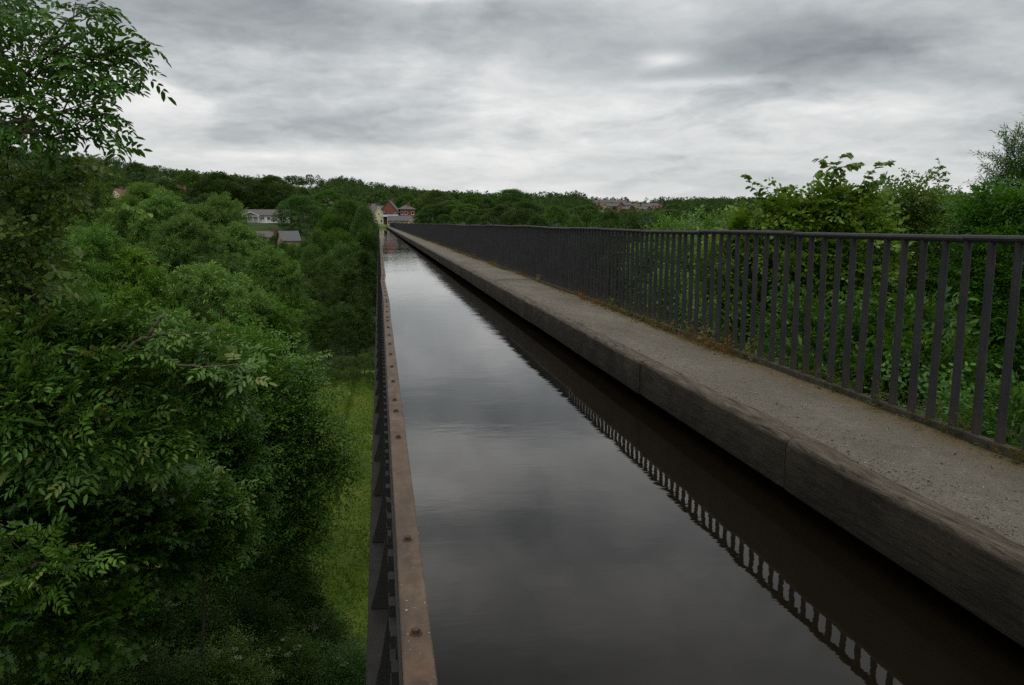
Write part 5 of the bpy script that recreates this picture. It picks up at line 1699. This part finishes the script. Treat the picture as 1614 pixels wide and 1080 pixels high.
# distant estate
er = random.Random(12)
k = 0
for (px, py, D, w_, st) in [(942, 322, 800, 9, 0), (951, 321, 800, 9, 0), (961, 321, 805, 10, 0), (971, 322, 805, 9, 0), (981, 322, 810, 9, 0), (950, 329, 740, 9, 1), (962, 328, 745, 12, 0), (975, 328, 745, 8, 1), (987, 326, 750, 8, 0), (1003, 327, 760, 11, 1), (1018, 328, 760, 9, 0), (1030, 327, 770, 9, 0), (1040, 326, 775, 9, 1), (992, 334, 700, 14, 0), (1006, 333, 705, 8, 0), (1120, 334, 700, 10, 0),
                             (1504, 322, 620, 9, 0), (1513, 320, 640, 8, 1), (1522, 321, 640, 9, 0), (1531, 319, 650, 8, 0), (1540, 321, 640, 8, 1), (1572, 330, 420, 8, 0)]:
    if px < 1100: py += 4
    p = at_r(px, py, D)
    nm = ['brown', 'grey', 'tan', 'pink-brown'][k % 4]
    est = 'distant estate over the railing' if px < 1100 else ('wood over the railing' if px < 1200 else 'far ridge at the right edge')
    sub = [q for q in range(k + 1)]
    house('estate_house', (p[0], p[1], p[2] - .6), w_, 7, 4.6, 2.4, [M['brickdark'], M['stonewall'], M['palewall'], M['brickdark']][k % 4 if k % 4 != 2 or k % 3 else 0], [M['slate'], M['slatebrown']][k % 2], rz=er.uniform(-.5, .5), style='ridge_y' if st else 'ridge_x', wins=[(-1.6, 1.0, 1.4, 1.2), (1.6, 1.0, 1.4, 1.2), (-1.6, 3.1, 1.3, 1.0), (1.6, 3.1, 1.3, 1.0)], chim=[(2.0, 0, .6)],
          label='tiny %s house, %s in the %s' % ('gable-fronted' if st else 'long-roofed', ORD[k], est), group='houses on the distant hillside')
    k += 1

row([('darkoak', 944, 324, 640, 14), ('oak', 957, 327, 625, 12), ('darkoak', 968, 325, 660, 9), ('oak', 983, 329, 610, 14), ('darkoak', 997, 325, 650, 11), ('oak', 1012, 329, 640, 12), ('darkoak', 1024, 326, 660, 9), ('oak', 1036, 328, 650, 13), ('darkoak', 1048, 322, 690, 12), ('oak', 978, 320, 780, 8), ('darkoak', 1010, 319, 800, 12), ('oak', 1030, 320, 810, 10), ('darkoak', 936, 321, 760, 12)],
    'small garden tree', 'trees among the distant houses', 'among the distant estate houses')

# canal end: coping, lawn, parked car
r = empty('canal_narrows', (0, YE, 0))
b = MB(); b.box(-1.2, .9, .05, 1.2, -1, .48); b.box(-1.2, .75, 1.2, 26, -1, .46); b.build('wall', M['coping'], r)
b = MB(); b.box(-.3, 2.45, .3, .75, .16, .42); b.build('stop_plank', M['coping'], r)
tag(r, 'low stone coping and plank across the far end of the water', 'coping')
tag(sheet('lawn', -14, -1.21, YE + 1, YE + 22, 8, 8, M['meadow'], dz=0, zfun=lambda x, y: .45 + x * 0), kind='structure')
tag(sheet('far_bank', 2.45, 14, YE + .0, YE + 34, 8, 8, M['path'], dz=0, zfun=lambda x, y: .44 + x * 0), kind='structure')
o = sheet('lawn', -3.0, 3.2, YE + 10, YE + 24, 8, 8, M['meadow'], dz=0, zfun=lambda x, y: .55 + (y - YE - 10) * .055); tag(o, kind='structure')

c = at(621, 354.5, 270)
car = empty('parked_car', (c[0], 270, .46), .05)
b = MB()
b.prism([(-1.95, .25), (1.95, .25), (2.0, .62), (1.85, .82), (1.1, .92), (-1.3, .95), (-1.95, .85)], 'y', -.82, .82)
b.build('body', M['carpaint'], car, bevel=.03)
b = MB(); b.prism([(-1.35, .93), (1.15, .90), (.55, 1.38), (-.95, 1.42)], 'y', -.72, .72); cb = b.build('cabin', M['glass'], car, bevel=.03)
b = MB(); b.prism([(-.98, 1.423), (.58, 1.383), (.50, 1.44), (-.90, 1.47)], 'y', -.70, .70); b.build('roof', M['carpaint'], car)
for dx in (-1.2, 1.25):
    for dy in (-.78, .78):
        b = MB(); b.cyl((dx, dy - .09, .32), (dx, dy + .09, .32), .31, .31, 16); w_o = b.build('wheel', M['tyre'], car, smooth=False)
        b = MB(); b.cyl((dx, dy - .10, .32), (dx, dy + .10, .32), .18, .18, 12); b.build('rim', M['bolt'], w_o)
tag(car, 'pale blue-grey car parked beyond the railing in front of the low barn', 'car')

# remove any prototype that was never placed
for k, l in PR.items():
    for q in l:
        if not used.get(q.name):
            for ch in list(q.children): bpy.data.objects.remove(ch)
            bpy.data.objects.remove(q)
        else:
            if '_h' in q: del q['_h']
for o in SC.objects:
    if '_h' in o: del o['_h']
